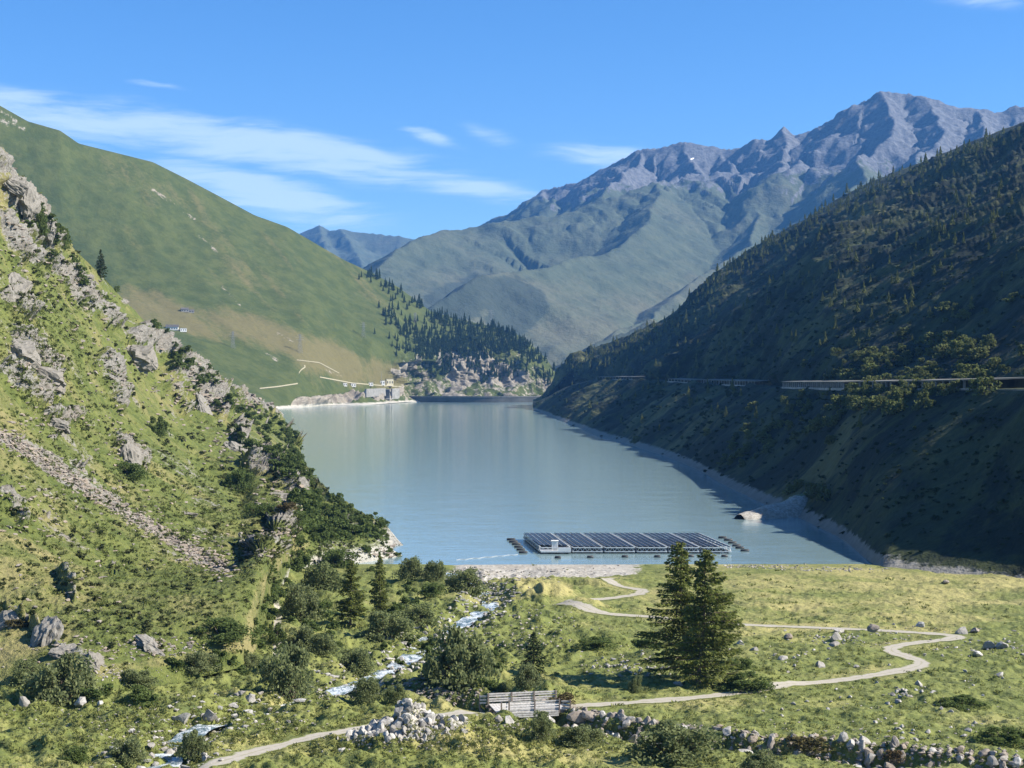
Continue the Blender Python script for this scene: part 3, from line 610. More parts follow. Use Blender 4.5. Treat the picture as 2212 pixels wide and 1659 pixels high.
def conifer(seed, h, rad, nb, ncard, m, droop=.25, size=.2, base=.08, gap=.0, lean=0.0, power=.75, flag=0.0):
    """trunk and crown; droop = how far branches hang, flag = longer branches on one side"""
    r = np.random.default_rng(seed); cen = []; al = []; tr = MB()
    bend = lambda z: np.array([lean * math.sin(z / h * 2.2), .4 * lean * math.sin(z / h * 3.1), z])
    tr.tube([tuple(bend(h * q)) for q in (-.02, .02, .2, .45, .7, .9, 1.0)], [.021 * h, .017 * h, .0135 * h, .010 * h, .0062 * h, .003 * h, .001 * h], 8)
    for i in range(nb):
        t = base + (1 - base) * ((i + r.uniform(0, 1)) / nb) ** .92
        if r.uniform() < gap and t < .8: continue
        a = r.uniform(0, 6.283); L = rad * (max(0, 1 - t) ** power) * r.uniform(.62, 1.12) * (1 + flag * math.cos(a - math.pi)) + .02 * h * r.uniform(.4, 1)
        if t < base + .12: L *= r.uniform(.5, 1.0)
        o = bend(t * h); d = np.array([math.cos(a), math.sin(a), 0]); k = max(4, int(ncard * (L / rad) ** 1.1)); sx = np.linspace(.06, 1, 7)
        zz = L * (.18 * sx - droop * 1.6 * sx ** 1.6 + droop * .75 * sx ** 3.2) + (L * .35 * t ** 3) * sx
        pts = o + d * (L * sx)[:, None] + np.stack([0 * sx, 0 * sx, zz], -1)
        tr.tube([tuple(p) for p in pts[::2]], [.0042 * h * (1 - t * .6), .003 * h * (1 - t * .6), .002 * h, .0008 * h], 4)
        u = r.uniform(0, 1, k) ** .75; q = np.stack([np.interp(u, sx, pts[:, c]) for c in range(3)], -1)
        side = np.cross(d, [0, 0, 1.0]); wdt = L * .30 * (1 - u * .75) * r.normal(size=k)
        q = q + side * wdt[:, None] + np.stack([0 * u, 0 * u, -np.abs(r.normal(size=k)) * size * .9 - np.abs(wdt) * .15], -1)
        cen.append(q); al.append(np.tile(d, (k, 1)) + side * (np.sign(wdt) * .7)[:, None] + np.array([0, 0, -.3]))
    cen = np.concatenate(cen); V, Fq = cards(cen, size, r, np.concatenate(al), .42)
    return mesh_np('crown', V, Fq, m, False), tr.mesh('trunk', M_bark)
def far_conifer(seed, m, slim=.24, k=8, tiers=8):
    r = random.Random(seed); V = []; Fq = []; mi = []
    for i in range(tiers):
        t0_ = .08 + .92 * i / tiers; top = min(1.0, t0_ + 1.75 / tiers); R0 = slim * (1 - t0_) ** .85 * r.uniform(.8, 1.15)
        n0 = len(V); V.append((0, 0, top)); a0 = r.uniform(0, 6.28)
        for j in range(2 * k):
            a = a0 + math.pi * j / k; rr = R0 * (r.uniform(.8, 1.2) if j % 2 == 0 else r.uniform(.3, .55)); V.append((rr * math.cos(a), rr * math.sin(a), t0_ + r.uniform(-.02, .02) + (0 if j % 2 == 0 else .035)))
        for j in range(2 * k): Fq.append((n0, n0 + 1 + j, n0 + 1 + (j + 1) % (2 * k))); mi.append(0)
    n0 = len(V)
    for z, q in ((-.06, .022), (.2, .016)):
        for j in range(4): V.append((q * math.cos(j * 1.57), q * math.sin(j * 1.57), z))
    for j in range(4):
        a, b = n0 + j, n0 + (j + 1) % 4; Fq += [(a, b, b + 4), (a, b + 4, a + 4)]; mi += [1, 1]
    return mesh_np('conifer', V, Fq, None, False, None, [m, M_bark], mi)
M_larchfar = leafmat('sunlit_larch', (.085, .10, .034), (.17, .18, .065), (.12, .13, .05), .3)
FARL = [far_conifer(i, M_larchfar, .23 + .03 * (i % 3), 6, 7) for i in range(5)]
FARS = [far_conifer(20 + i, M_spruce, .19 + .03 * (i % 3), 6, 8) for i in range(5)]
def raw(me):
    V = np.zeros(len(me.vertices) * 3); me.vertices.foreach_get('co', V); k = len(me.polygons[0].vertices)
    Fi = np.zeros(len(me.polygons) * k, int); me.polygons.foreach_get('vertices', Fi); return V.reshape(-1, 3), Fi.reshape(-1, k)
WILLOW = [bush_mesh(200 + i, 4200, .036, 19, 1.0, .78, M_willow, .8) for i in range(4)]
ALDER = [bush_mesh(220 + i, 3800, .038, 17, 1.0, .78, M_alder, .8) for i in range(4)]
HEATH = [bush_mesh(240 + i, 1300, .06, 7, .8, .68, M_heath) for i in range(2)]
SMALLB = [bush_mesh(260 + i, 420, .085, 6, 1.0, .58, M_alder)[0] for i in range(5)]
SMALLP = [bush_mesh(280 + i, 420, .085, 6, 1.0, .56, M_pale)[0] for i in range(5)]
GTREE = [bush_mesh(290 + i, 520, .08, 9, 1.0, .6, M_pale) for i in range(4)]
TINY = [raw(bush_mesh(300 + i, 26, .26, 3, .9, .6, M_alder)[0]) for i in range(6)]
def bush(px, py, wpx, hpx, label, kind=WILLOW, name='willow_bush', cat='bush', group=None, wide=1.0):
    loc = hit(px, py)[0]
    if loc is None: return
    W_ = wpx / F * loc.y; H_ = hpx / F * loc.y
    o = thing(name, label, cat, (loc.x, loc.y, loc.z - .05 * H_), rnd.uniform(0, 6.28), (W_ / 1.35, W_ / 1.35 * wide, H_ / .98), group)
    f, st = rnd.choice(kind); link('foliage', f, o); link('stems', st, o); return o

# ------------------------------------------------------------------ tracks and running water
def smooth_path(pts, step=1.2):
    pts = np.array(pts, float); s = np.concatenate([[0], np.cumsum(np.linalg.norm(np.diff(pts[:, :2], axis=0), axis=1))])
    q = np.arange(0, s[-1], step); o = np.stack([np.interp(q, s, pts[:, k]) for k in range(3)], -1)
    for k in range(3): o[:, k] = gsmooth(o[:, k], 3)
    return o
def strip(name, pts, width, dz, m, kind='structure', zf=None, nw=7, jit=.25, **kw):
    o = smooth_path(pts); d = np.gradient(o[:, :2], axis=0); d /= np.linalg.norm(d, axis=1, keepdims=True) + 1e-9
    nrm = np.stack([-d[:, 1], d[:, 0]], -1); u = np.linspace(-1, 1, nw); wj = width / 2 * (1 + jit * fbm(P3(o[:, 0], o[:, 1], None, .35), 3))
    X = o[:, None, 0] + nrm[:, None, 0] * u * wj[:, None]; Y = o[:, None, 1] + nrm[:, None, 1] * u * wj[:, None]
    Zs = zf(X, Y) + dz
    return link(name, mesh_np(name, np.stack([X, Y, Zs], -1), gridfaces(*X.shape), m, True, dict(across=np.abs(u)[None, :] + 0 * X)), kind=kind, **kw)
m, t, out = mat('gravel_track')
pos = t.n('ShaderNodeNewGeometry').outputs['Position']; n1 = t.noise(pos, 1.3, 6, .7); n2 = t.noise(pos, .25, 3)
ac = t.attr('across')
col = t.mix(n1, (.30, .265, .21), (.47, .43, .36)); col = t.mix(t.math('MULTIPLY', t.step(t.math('ADD', ac, t.math('MULTIPLY', n1, .35)), .32, .14), .55), col, (.22, .21, .10))
col = t.mix(t.step(t.math('ADD', ac, t.math('MULTIPLY', n1, 1.1)), 1.2, 1.5), col, (.17, .185, .055))
principled(t, out, col, .95, n1, .5, .1, .1); M_track = m
m, t, out = mat('white_water')
pos = t.n('ShaderNodeNewGeometry').outputs['Position']; n1 = t.noise(t.mapping(pos, sc=(1, .6, 1)), 1.1, 6, .75, .8); n2 = t.noise(pos, .22, 3)
fo = t.step(t.math('ADD', n1, t.math('MULTIPLY', n2, .5)), .68, .84)
b = principled(t, out, t.mix(fo, (.11, .16, .17), (.72, .76, .78)), .25, n1, .9, .4, .5); M_foam = m
gz = lambda X, Y: ground_z(X, Y)[0]
zroad = lambda X, Y: gz(X, Y)
BI = 7
strip('track', ROAD[:BI] + [tuple(np.array(ROAD[BI - 1]) * .75 + np.array(ROAD[BI]) * .25)], 2.9, .05, M_track, zf=zroad, nw=11, jit=.6)
strip('track', [tuple(np.array(ROAD[BI]) * .3 + np.array(ROAD[BI + 1]) * .7)] + ROAD[BI + 1:], 2.9, .05, M_track, zf=zroad, nw=11, jit=.6)
strip('path', LTRACK, 1.5, .08, M_track, zf=gz, nw=3)
strip('stream', STREAM, 3.1, -.78, M_foam, zf=lambda X, Y: z0(Y) + .25 * fbm(P3(X, Y, None, .3), 3), nw=9)
strip('brook', BROOK[:-1], 4.2, -1.75, M_foam, zf=lambda X, Y: z0(Y), nw=5)

# ------------------------------------------------------------------ timber bridge
bc = gpt(1140, 1531); ang = R(12); bz = bc[2] + .22
br = thing('bridge', 'pale weathered timber bridge with plank railings carrying the gravel track over the brook', 'bridge', (bc[0] - .1, bc[1], bz), ang)
for i in range(22):
    MB().box((-3.75 + i * .357, 0, 0), (.165, 2.15, .05)).build('deck_plank', M_wood, br)
for y in (-2.0, 0, 2.0): MB().box((0, y, -.22), (4.3, .14, .165)).build('beam', M_woodd, br)
for i, z in enumerate((-.12, -.34, -.56)): MB().box((0.15, -2.24 - .02 * i, z), (2.95, .07, .08)).build('edge_log', M_wood, br)
def railing(y, x0, x1, posts, wing):
    for x in posts: MB().box((x, y - .10 if y > 0 else y - .13, .45), (.075, .06, .82)).build('post', M_woodd, br)
    for i, z in enumerate((1.16, .92, .60, .36) if y > 0 else (1.0, .72, .44, .18)):
        MB().box(((x0 + x1) / 2, y, z), ((x1 - x0) / 2, .05, .078)).build('rail', M_wood, br)
    for xa, xb in wing:
        for z in (.92, .55, .2): MB().bar((xa, y - .02, z), (xb, y + (-.25 if y < 0 else .3), z - .06), .09, .19).build('wing_rail', M_wood, br)
        MB().box((xb, y + (-.32 if y < 0 else .37), .35), (.075, .06, .8)).build('wing_post', M_woodd, br)
railing(2.1, -4.1, 3.95, (-4.0, -1.3, 1.3, 3.8), [(-4.2, -4.9)])
railing(-2.12, -2.55, 3.3, (-2.5, .4, 3.2), [(-2.7, -3.4), (3.45, 4.4)])
# ------------------------------------------------------------------ floating solar plant
dax = np.array([4.0, -33.0, 0]) / 33.0     # lengthwise step per metre of depth
def sp_(ox, oy, a, b, z): return (ox + a + dax[0] * b, oy - b, LAKE + z)
def solar_raft(i, label):
    ox, oy = 3.2 + 8.12 * i, 421.0
    o = thing('solar_raft', label, 'solar raft', (ox, oy, LAKE), 0, (1, 1, 1), 'rafts of the floating solar plant')
    Lp = 33.0 if i else 30.0; W5 = 7.3 / 5
    def quad_box(mb, a0, a1, b0, b1, za0, za1, th):
        V = [(a + dax[0] * b, -b, z + dz) for dz in (-th, 0) for b in (b0, b1) for a, z in ((a0, za0), (a1, za1))]
        mb.add(V, [(0, 2, 3, 1), (4, 5, 7, 6), (0, 1, 5, 4), (2, 6, 7, 3), (0, 4, 6, 2), (1, 3, 7, 5)])
    segs = [(0.0, Lp)] if i < 5 else [(0.0, 23.0), (24.2, Lp)]
    for k in range(5):
        for b0, b1 in segs:
            mb = MB(); n = 8 if b1 - b0 > 12 else 3
            for q in range(n): quad_box(mb, k * W5 + .10, (k + 1) * W5 - .12, b0 + (b1 - b0) * q / n + .04, b0 + (b1 - b0) * (q + 1) / n - .04, 1.95, 1.72, .05)
            pr = mb.build('panel_row', M_panel, o)
            e = MB(); quad_box(e, (k + 1) * W5 - .11, (k + 1) * W5 + .03, b0 - .05, b1 + .05, 1.82, 1.82, .12); e.build('row_rail', M_alu, pr)
    for a in (-.12, 7.3):
        mb = MB(); quad_box(mb, a, a + .22, -.2, 33.2, 1.7, 1.7, .25); quad_box(mb, a, a + .22, -.2, 33.2, .55, .55, .22)
        n = 9
        for q in range(n):
            b0, b1 = 33 * q / n, 33 * (q + 1) / n
            mb.bar((a + .1 + dax[0] * b0, -b0, .5), (a + .1 + dax[0] * (b0 + b1) / 2, -(b0 + b1) / 2, 1.55), .12); mb.bar((a + .1 + dax[0] * (b0 + b1) / 2, -(b0 + b1) / 2, 1.55), (a + .1 + dax[0] * b1, -b1, .5), .12)
        mb.build('side_truss', M_alu, o)
    for b in (0.1, 33.1):
        mb = MB(); quad_box(mb, 0, 7.3, b, b + .2, 1.6, 1.6, .22); quad_box(mb, 0, 7.3, b, b + .2, .6, .6, .22)
        for q in range(6): mb.bar((7.3 * q / 6 + dax[0] * b, -b, .5), (7.3 * (q + .5) / 6 + dax[0] * b, -b, 1.5), .11); mb.bar((7.3 * (q + .5) / 6 + dax[0] * b, -b, 1.5), (7.3 * (q + 1) / 6 + dax[0] * b, -b, .5), .11)
        mb.build('end_truss', M_alu, o)
    for a in (.5, 2.6, 4.7, 6.8):
        for b0 in (.8, 12.2, 23.4):
            MB().tube([(a + dax[0] * b0, -b0, .18), (a + dax[0] * (b0 + 8.4), -b0 - 8.4, .18)], [.34, .34], 8).build('pontoon', M_pont, o)
    if i == 0:
        mb = MB(); quad_box(mb, -.1, 7.5, 30.2, 34.2, .75, .75, .35); mb.build('service_deck', M_alu, o)
        mb = MB(); quad_box(mb, 4.2, 7.5, 34.0, 34.15, 1.5, 1.5, .72); mb.build('white_screen', M_white, o)
    return o
for i, lb in enumerate(['solar panel raft carrying the white cabin at the front', 'solar panel raft next to the one with the white cabin', 'third solar panel raft counted from the white cabin', 'fourth solar panel raft counted from the white cabin', 'fifth solar panel raft, behind the tip of the tall larch', 'sixth solar panel raft, split by a cross gap, beside the outer row of black floats']): solar_raft(i, lb)
hc = sp_(3.2, 421, 3.75, 32.0, .77); hut = thing('control_cabin', 'small white control cabin with flat roof on the first solar raft', 'cabin', hc)
MB().box((0, 0, 1.15), (.8, .7, 1.15)).build('wall', M_white, hut); MB().box((0, 0, 2.36), (.95, .85, .06)).build('roof', M_white, hut); MB().box((.2, -.715, 1.0), (.34, .015, .9)).build('door', M_alu, hut)
def float_(px, py, label, group, w=19):
    Y = tolake(py); x = (px - CX) / F * Y; L = w / F * Y
    o = thing('mooring_float', label, 'float', (x, Y, LAKE), rnd.uniform(-.08, .08), (1, 1, 1), group)
    MB().tube([(-L / 2, 0, .16), (-L / 2 + .12, 0, .16), (L / 2 - .12, 0, .16), (L / 2, 0, .16)], [.2, .36, .36, .2], 8).build('body', M_pont, o, True); MB().box((0, 0, .56), (L * .42, .09, .05)).build('cap', M_conc, o)
ordn = ['first', 'second', 'third', 'fourth', 'fifth', 'sixth']
for i, (a, b_) in enumerate([(1104, 1167), (1109, 1172), (1115, 1177), (1120, 1183), (1125, 1189), (1130, 1195)]): float_(a, b_, f'black mooring float beside the cabin raft, {ordn[i]} of six from the far end', 'floats left of the solar rafts')
for i, (a, b_) in enumerate([(1561, 1163), (1573, 1168), (1582, 1174), (1591, 1180), (1598, 1185), (1609, 1191)]): float_(a, b_, f'black mooring float past the sixth raft, {ordn[i]} of six from the far end', 'floats right of the solar rafts')
for i, (a, b_) in enumerate([(1205, 1206), (1275, 1205), (1350, 1204), (1420, 1204), (1492, 1203), (1565, 1203)]): float_(a, b_, f'small black float in front of the {ordn[i]} solar raft', 'floats in front of the solar rafts', 14)
a, b_ = np.array(scr(987., 1210., tolake(1210))), np.array(scr(1118., 1198., tolake(1198))); mb = MB()
for i in range(46):
    p = a + (b_ - a) * i / 45 + np.array([0, .6 * math.sin(i * .7), .05]); mb.tube([p + [-.12, 0, 0], p + [.12, 0, 0]], [.09, .09], 6)
for i in range(45): mb.bar(a + (b_ - a) * i / 45 + np.array([0, .6 * math.sin(i * .7), .05]), a + (b_ - a) * (i + 1) / 45 + np.array([0, .6 * math.sin((i + 1) * .7), .05]), .05)
mb.build('float_line', M_alu, label='thin line of small pale floats running from the shore to the solar rafts', cat='float line')

# ------------------------------------------------------------------ dam, houses, pylons, galleries
def arc(px, Y): return np.array(scr(float(px), 855., float(Y)))
ts = np.linspace(0, 1, 40); cen = np.stack([(880 - CX + ts * 320) / F * 2560, 2560 - 46 * np.sin(ts * math.pi), 0 * ts], -1)
dam = thing('dam', 'long low curved concrete dam wall at the far end of the lake', 'dam', tuple(cen[20] + np.array([0, 0, LAKE])))
def ribbon(prof, sec=None):
    mb = MB(); V = []; n = len(prof); org = cen[20]
    for c in (cen if sec is None else sec):
        for dy, z in prof: V.append((c[0] - org[0], c[1] - org[1] + dy, z))
    k = len(cen if sec is None else sec); Fq = [(i * n + j, (i + 1) * n + j, (i + 1) * n + (j + 1) % n, i * n + (j + 1) % n) for i in range(k - 1) for j in range(n)]
    Fq += [tuple(range(n - 1, -1, -1)), tuple((k - 1) * n + j for j in range(n))]
    return mb.add(V, Fq)
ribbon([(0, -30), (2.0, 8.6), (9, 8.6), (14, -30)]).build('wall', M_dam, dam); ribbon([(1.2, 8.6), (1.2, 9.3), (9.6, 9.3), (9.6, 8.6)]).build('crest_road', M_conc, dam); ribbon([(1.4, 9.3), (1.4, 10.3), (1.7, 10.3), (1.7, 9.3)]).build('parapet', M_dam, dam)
def house(px, py, wpx, hpx, label, m=M_white, roof=True, group=None, name='house', cat='house', deep=.7, rz=.3):
    loc = hit(px, py)[0]
    if loc is None: return
    W_, H_ = wpx / F * loc.y, hpx / F * loc.y; D = W_ * deep
    o = thing(name, label, cat, (loc.x, loc.y, loc.z - .15 * H_), rz, (1, 1, 1), group)
    hw = H_ * (.72 if roof else 1.1); MB().box((0, 0, hw / 2), (W_ / 2, D / 2, hw / 2)).build('wall', m, o)
    if roof:
        a, b_ = W_ / 2 * 1.08, D / 2 * 1.15; V = [(-a, -b_, hw * .96), (a, -b_, hw * .96), (a, b_, hw * .96), (-a, b_, hw * .96), (-a, 0, H_ * 1.25), (a, 0, H_ * 1.25)]
        MB().add(V, [(0, 1, 5, 4), (2, 3, 4, 5), (0, 4, 3), (1, 2, 5), (3, 2, 1, 0)]).build('roof', M_roof, o)
    else: MB().box((0, 0, hw + .15), (W_ / 2 * 1.06, D / 2 * 1.06, .16)).build('roof', M_conc, o)
    n = max(2, int(W_ / 3))
    for k in range(n): MB().box((-W_ / 2 + W_ * (k + .5) / n, -D / 2 - .03, hw * .55), (W_ / n * .2, .03, hw * .17)).build('window', M_glassd, o)
house(372, 712, 26, 10, 'long white farm building at the foot of the grass mountain', deep=.35, rz=.1)
house(396, 716, 14, 7, 'low white farm outbuilding beside the long white farm building', roof=False)
house(399, 673, 16, 8, 'dark roofed hut on the brown meadow above the farm', M_conc, True, None, 'hut', 'hut'); house(413, 675, 12, 6, 'small grey hut next to the dark roofed hut', M_conc, True, None, 'hut', 'hut')
house(745, 834, 9, 7, 'small white hut, the one farthest from the dam', roof=False, name='hut', cat='hut'); house(763, 835, 11, 7, 'small white hut, second along the shore track to the dam', roof=False, name='hut', cat='hut')
house(800, 833, 11, 7, 'flat white shed above the grey retaining wall', roof=False, name='shed', cat='shed'); house(826, 831, 10, 9, 'white dam keeper hut beside the cream tower', roof=False, name='hut', cat='hut')
house(841, 832, 15, 14, 'tall cream coloured service tower by the dam', M_yellow, False, None, 'tower', 'tower', .9)
def wall_piece(px0, py0, px1, py1, label):
    l0, l1 = hit(px0, py1)[0], hit(px1, py1)[0]
    if not l0 or not l1: return
    o = thing('retaining_wall', label, 'wall', tuple((l0 + l1) / 2)); d = l1 - l0; H_ = (py1 - py0) / F * l0.y; n = max(3, int(d.length / 7))
    for k in range(n):
        a, b_ = d * (k / n - .5), d * ((k + 1) / n - .5 - .01); MB().bar((a.x, a.y - 2, H_ * .45 - 1), (b_.x, b_.y - 2, H_ * .45 - 1), 3.0, H_ + 2).build('panel', M_conc, o)
wall_piece(790, 838, 832, 853, 'pale concrete retaining wall below the dam buildings'); wall_piece(846, 838, 862, 858, 'short grey concrete wall beside the dark water intake')
it = hit(838, 862)[0]
if it:
    o = thing('intake_tower', 'dark water intake shaft standing at the shore beside the dam', 'tower', tuple(it)); s_ = it.y / F
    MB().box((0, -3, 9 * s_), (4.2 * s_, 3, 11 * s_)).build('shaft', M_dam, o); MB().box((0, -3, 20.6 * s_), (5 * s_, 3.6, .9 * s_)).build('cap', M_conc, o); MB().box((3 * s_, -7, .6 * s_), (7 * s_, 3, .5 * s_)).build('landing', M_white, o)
def pylon(px, py, hpx, label):
    loc = hit(px, py)[0]
    if not loc: return
    H_ = hpx / F * loc.y; o = thing('power_pylon', label, 'pylon', (loc.x, loc.y, loc.z - 1), .5, (1, 1, 1), 'power pylons crossing the grass mountain'); b_ = H_ * .10
    for sx in (-1, 1):
        for sy in (-1, 1): MB().bar((sx * b_, sy * b_, 0), (sx * .03 * H_, sy * .03 * H_, H_), .24).build('leg', M_steel, o)
    mb = MB()
    for q in range(6):
        z0_, z1_ = H_ * q / 6, H_ * (q + 1) / 6; r0, r1 = b_ + (.03 * H_ - b_) * q / 6, b_ + (.03 * H_ - b_) * (q + 1) / 6
        for sy in (-1, 1): mb.bar((-r0, sy * r0, z0_), (r1, sy * r1, z1_), .14); mb.bar((r0, sy * r0, z0_), (-r1, sy * r1, z1_), .14)
    mb.build('lattice', M_steel, o)
    for z, L in ((.72, .2), (.83, .24), (.94, .16)): MB().bar((-L * H_, 0, z * H_), (L * H_, 0, z * H_), .28).build('crossarm', M_steel, o)
pylon(503, 752, 38, 'lattice power pylon on the meadow right of the farm'); pylon(648, 762, 42, 'lattice power pylon standing above the pale zigzag ramp'); pylon(785, 728, 34, 'lattice power pylon at the lower end of the green slope'); pylon(897, 698, 24, 'small lattice power pylon just above the spruce forest'); pylon(1061, 704, 36, 'lattice power pylon rising from the spruce ridge')
lo = hit(824, 832)[0]
if lo: MB().tube([(0, 0, -1), (0, 0, 10), (0, 0, 22)], [.35, .28, .15], 6).build('mast', M_steel, None, loc=tuple(lo), label='thin pale mast beside the dam keeper hut', cat='mast')
def road_pt(px, inner=0.0):
    y0_ = gsmooth(lineval(np.linspace(px - 20, px + 20, 9), RR0, 2), 4)[4]; q = lineval(px, RR0, 1)
    P_ = np.array(scr(float(px), float(q), float(y0_))); return P_
def gallery(p0, p1, label, hgt=2.9, step=7.0, light=False):
    pts = [road_pt(p) for p in np.linspace(p0, p1, 12)]; sgs = np.array(pts)
    sgs[:, 2] = gsmooth(sgs[:, 2], 3); o = thing('avalanche_gallery', label, 'gallery', tuple(sgs[0]), 0, (1, 1, 1), 'avalanche galleries along the mountain road'); org = sgs[0]
    d = np.gradient(sgs, axis=0); d[:, 2] = 0; d /= np.linalg.norm(d, axis=1, keepdims=True); nr = np.stack([d[:, 1], -d[:, 0], 0 * d[:, 0]], -1)
    nr *= np.sign(nr[:, :1])           # towards the mountain (+x)
    def rib(a0, a1, z0_, z1_, zt=0.0):
        V = []
        for c, n in zip(sgs - org, nr):
            for a, z in ((a0, z0_), (a1, z0_ + zt), (a1, z1_ + zt), (a0, z1_)): V.append(tuple(c + n * a + np.array([0, 0, z])))
        k = len(sgs); return MB().add(V, [(i * 4 + j, (i + 1) * 4 + j, (i + 1) * 4 + (j + 1) % 4, i * 4 + (j + 1) % 4) for i in range(k - 1) for j in range(4)] + [(0, 1, 2, 3), tuple(k * 4 - 4 + j for j in (3, 2, 1, 0))])
    rib(-1.4, 9.5, hgt - .4, hgt, .5).build('roof', M_galr, o); rib(-1.5, -1.1, -.7, .3).build('parapet', M_conc, o); rib(-1.4, 9, -1.2, -.2).build('road_slab', M_gal, o); rib(8.6, 9.2, -.2, hgt + .3).build('back_wall', M_gal, o)
    L = np.concatenate([[0], np.cumsum(np.linalg.norm(np.diff(sgs, axis=0), axis=1))])
    for q in np.arange(1.5, L[-1], step):
        c = np.array([np.interp(q, L, sgs[:, k]) for k in range(3)]) - org
        MB().box(c + np.array([-.9, 0, hgt / 2 - .3]), (.28, .35, hgt / 2)).build('column', M_conc, o)
gallery(1289, 1373, 'farthest avalanche gallery on the dark mountain road near the dam', step=26); gallery(1446, 1500, 'short thin avalanche gallery between the two long ones on the dark slope', 2.2, 16); gallery(1517, 1636, 'long avalanche gallery with pale columns in the middle of the dark slope', step=11); gallery(1695, 1829, 'avalanche gallery with close set columns partly hidden by the pale trees', step=5); gallery(1860, 1935, 'avalanche gallery mostly hidden behind the pale trees', step=6); gallery(1967, 2153, 'longest and nearest avalanche gallery, above the darkest part of the slope', step=6)
V = []; rp_ = np.array([road_pt(p) for p in np.linspace(1236, 2225, 150)])
for k_ in range(3): rp_[:, k_] = gsmooth(rp_[:, k_], 3)
d_ = np.gradient(rp_, axis=0); n_ = np.stack([d_[:, 1], -d_[:, 0]], -1); n_ /= np.linalg.norm(n_, axis=1, keepdims=True); n_ *= np.sign(n_[:, :1])
for c, n2_ in zip(rp_, n_):
    for a, z in ((-1.0, -2.6), (-.9, -.15), (7.5, -.15), (7.6, -2.6)): V.append((c[0] + n2_[0] * a, c[1] + n2_[1] * a, c[2] + z))
M_road = plain('mountain_road_concrete', (.13, .13, .115), (.22, .215, .20), .15, .95, .1)
link('road', mesh_np('road', V, [(i * 4 + j, (i + 1) * 4 + j, (i + 1) * 4 + j + 1, i * 4 + j + 1) for i in range(149) for j in range(3)], M_road, False), kind='structure')
# ramps and tracks on the far grass mountain
def drape(name, pix_pts, wpx, m, up=.6, **kw):
    V = []; Fq = []
    pp = smooth_path([(a, b_, 0) for a, b_ in pix_pts], 2.5)
    for i, (a, b_, _) in enumerate(pp):
        for s_ in (-.5, .5):
            l = hit(a, b_ + s_ * wpx)[0]
            if l is None: return
            V.append((l.x, l.y - up * .6, l.z + up))
    n = len(pp); Fq = [(2 * i, 2 * i + 1, 2 * i + 3, 2 * i + 2) for i in range(n - 1)]
    return link(name, mesh_np(name, V, Fq, m), kind='structure', **kw)
drape('path', [(645, 808), (650, 800), (662, 792), (655, 790)], 3.0, M_track); drape('path', [(560, 840), (600, 836), (645, 829)], 2.6, M_track); drape('path', [(690, 815), (760, 828), (830, 834), (870, 836)], 2.2, M_track); drape('path', [(640, 778), (690, 784), (735, 808)], 1.6, M_track)
drape('snow_patch', [(1491, 346), (1497, 343), (1502, 343)], 2.6, M_snow, 2.5)
# ------------------------------------------------------------------ trees in the valley
lc1, lt1 = conifer(1, 17.4, 5.5, 175, 165, M_larch, .15, .24, .04, .13, -.8, .66, .28); lc2, lt2 = conifer(2, 16.6, 5.2, 165, 165, M_larch, .12, .24, .05, .15, .9, .66, -.2)
lc3, lt3 = conifer(3, 10.5, 2.9, 120, 90, M_larch, .18, .22, .08, .1, .2, .7)
sc_, st_ = conifer(4, 4.6, 1.75, 120, 34, M_spruce, .12, .14, .02, 0, .05, .8)
def tree(px, py, hpx, crown, trunk, h0, label, name='larch_tree', cat='tree', rz=0.0, group=None, wide=1.0):
    loc = hit(px, py)[0]
    if not loc: return
    s = hpx / F * loc.y / h0; o = thing(name, label, cat, (loc.x, loc.y, loc.z), rz, (s * wide, s * wide, s), group); link('trunk', trunk, o); link('crown', crown, o)
tree(1484, 1464, 294, lc1, lt1, 17.4, 'taller of the two dark larches standing together on the meadow'); tree(1508, 1474, 288, lc2, lt2, 16.6, 'larch with the lower top, on the far side of the taller one from the stream')
tree(757, 1348, 138, lc3, lt3, 10.5, 'broad larch among the bushes at the foot of the hillside', rz=1.0, wide=1.15); tree(822, 1328, 128, lc3, lt3, 10.5, 'slimmer larch with a bare lower trunk next to the broad one', rz=3.4, wide=.85)
tree(1152, 1448, 84, sc_, st_, 4.6, 'small dense dark spruce beside the big willow', 'spruce_tree', wide=1.1)
tree(217, 600, 62, sc_, st_, 4.6, 'lone dark spruce on the skyline of the rocky hillside', 'spruce_tree', wide=.8)
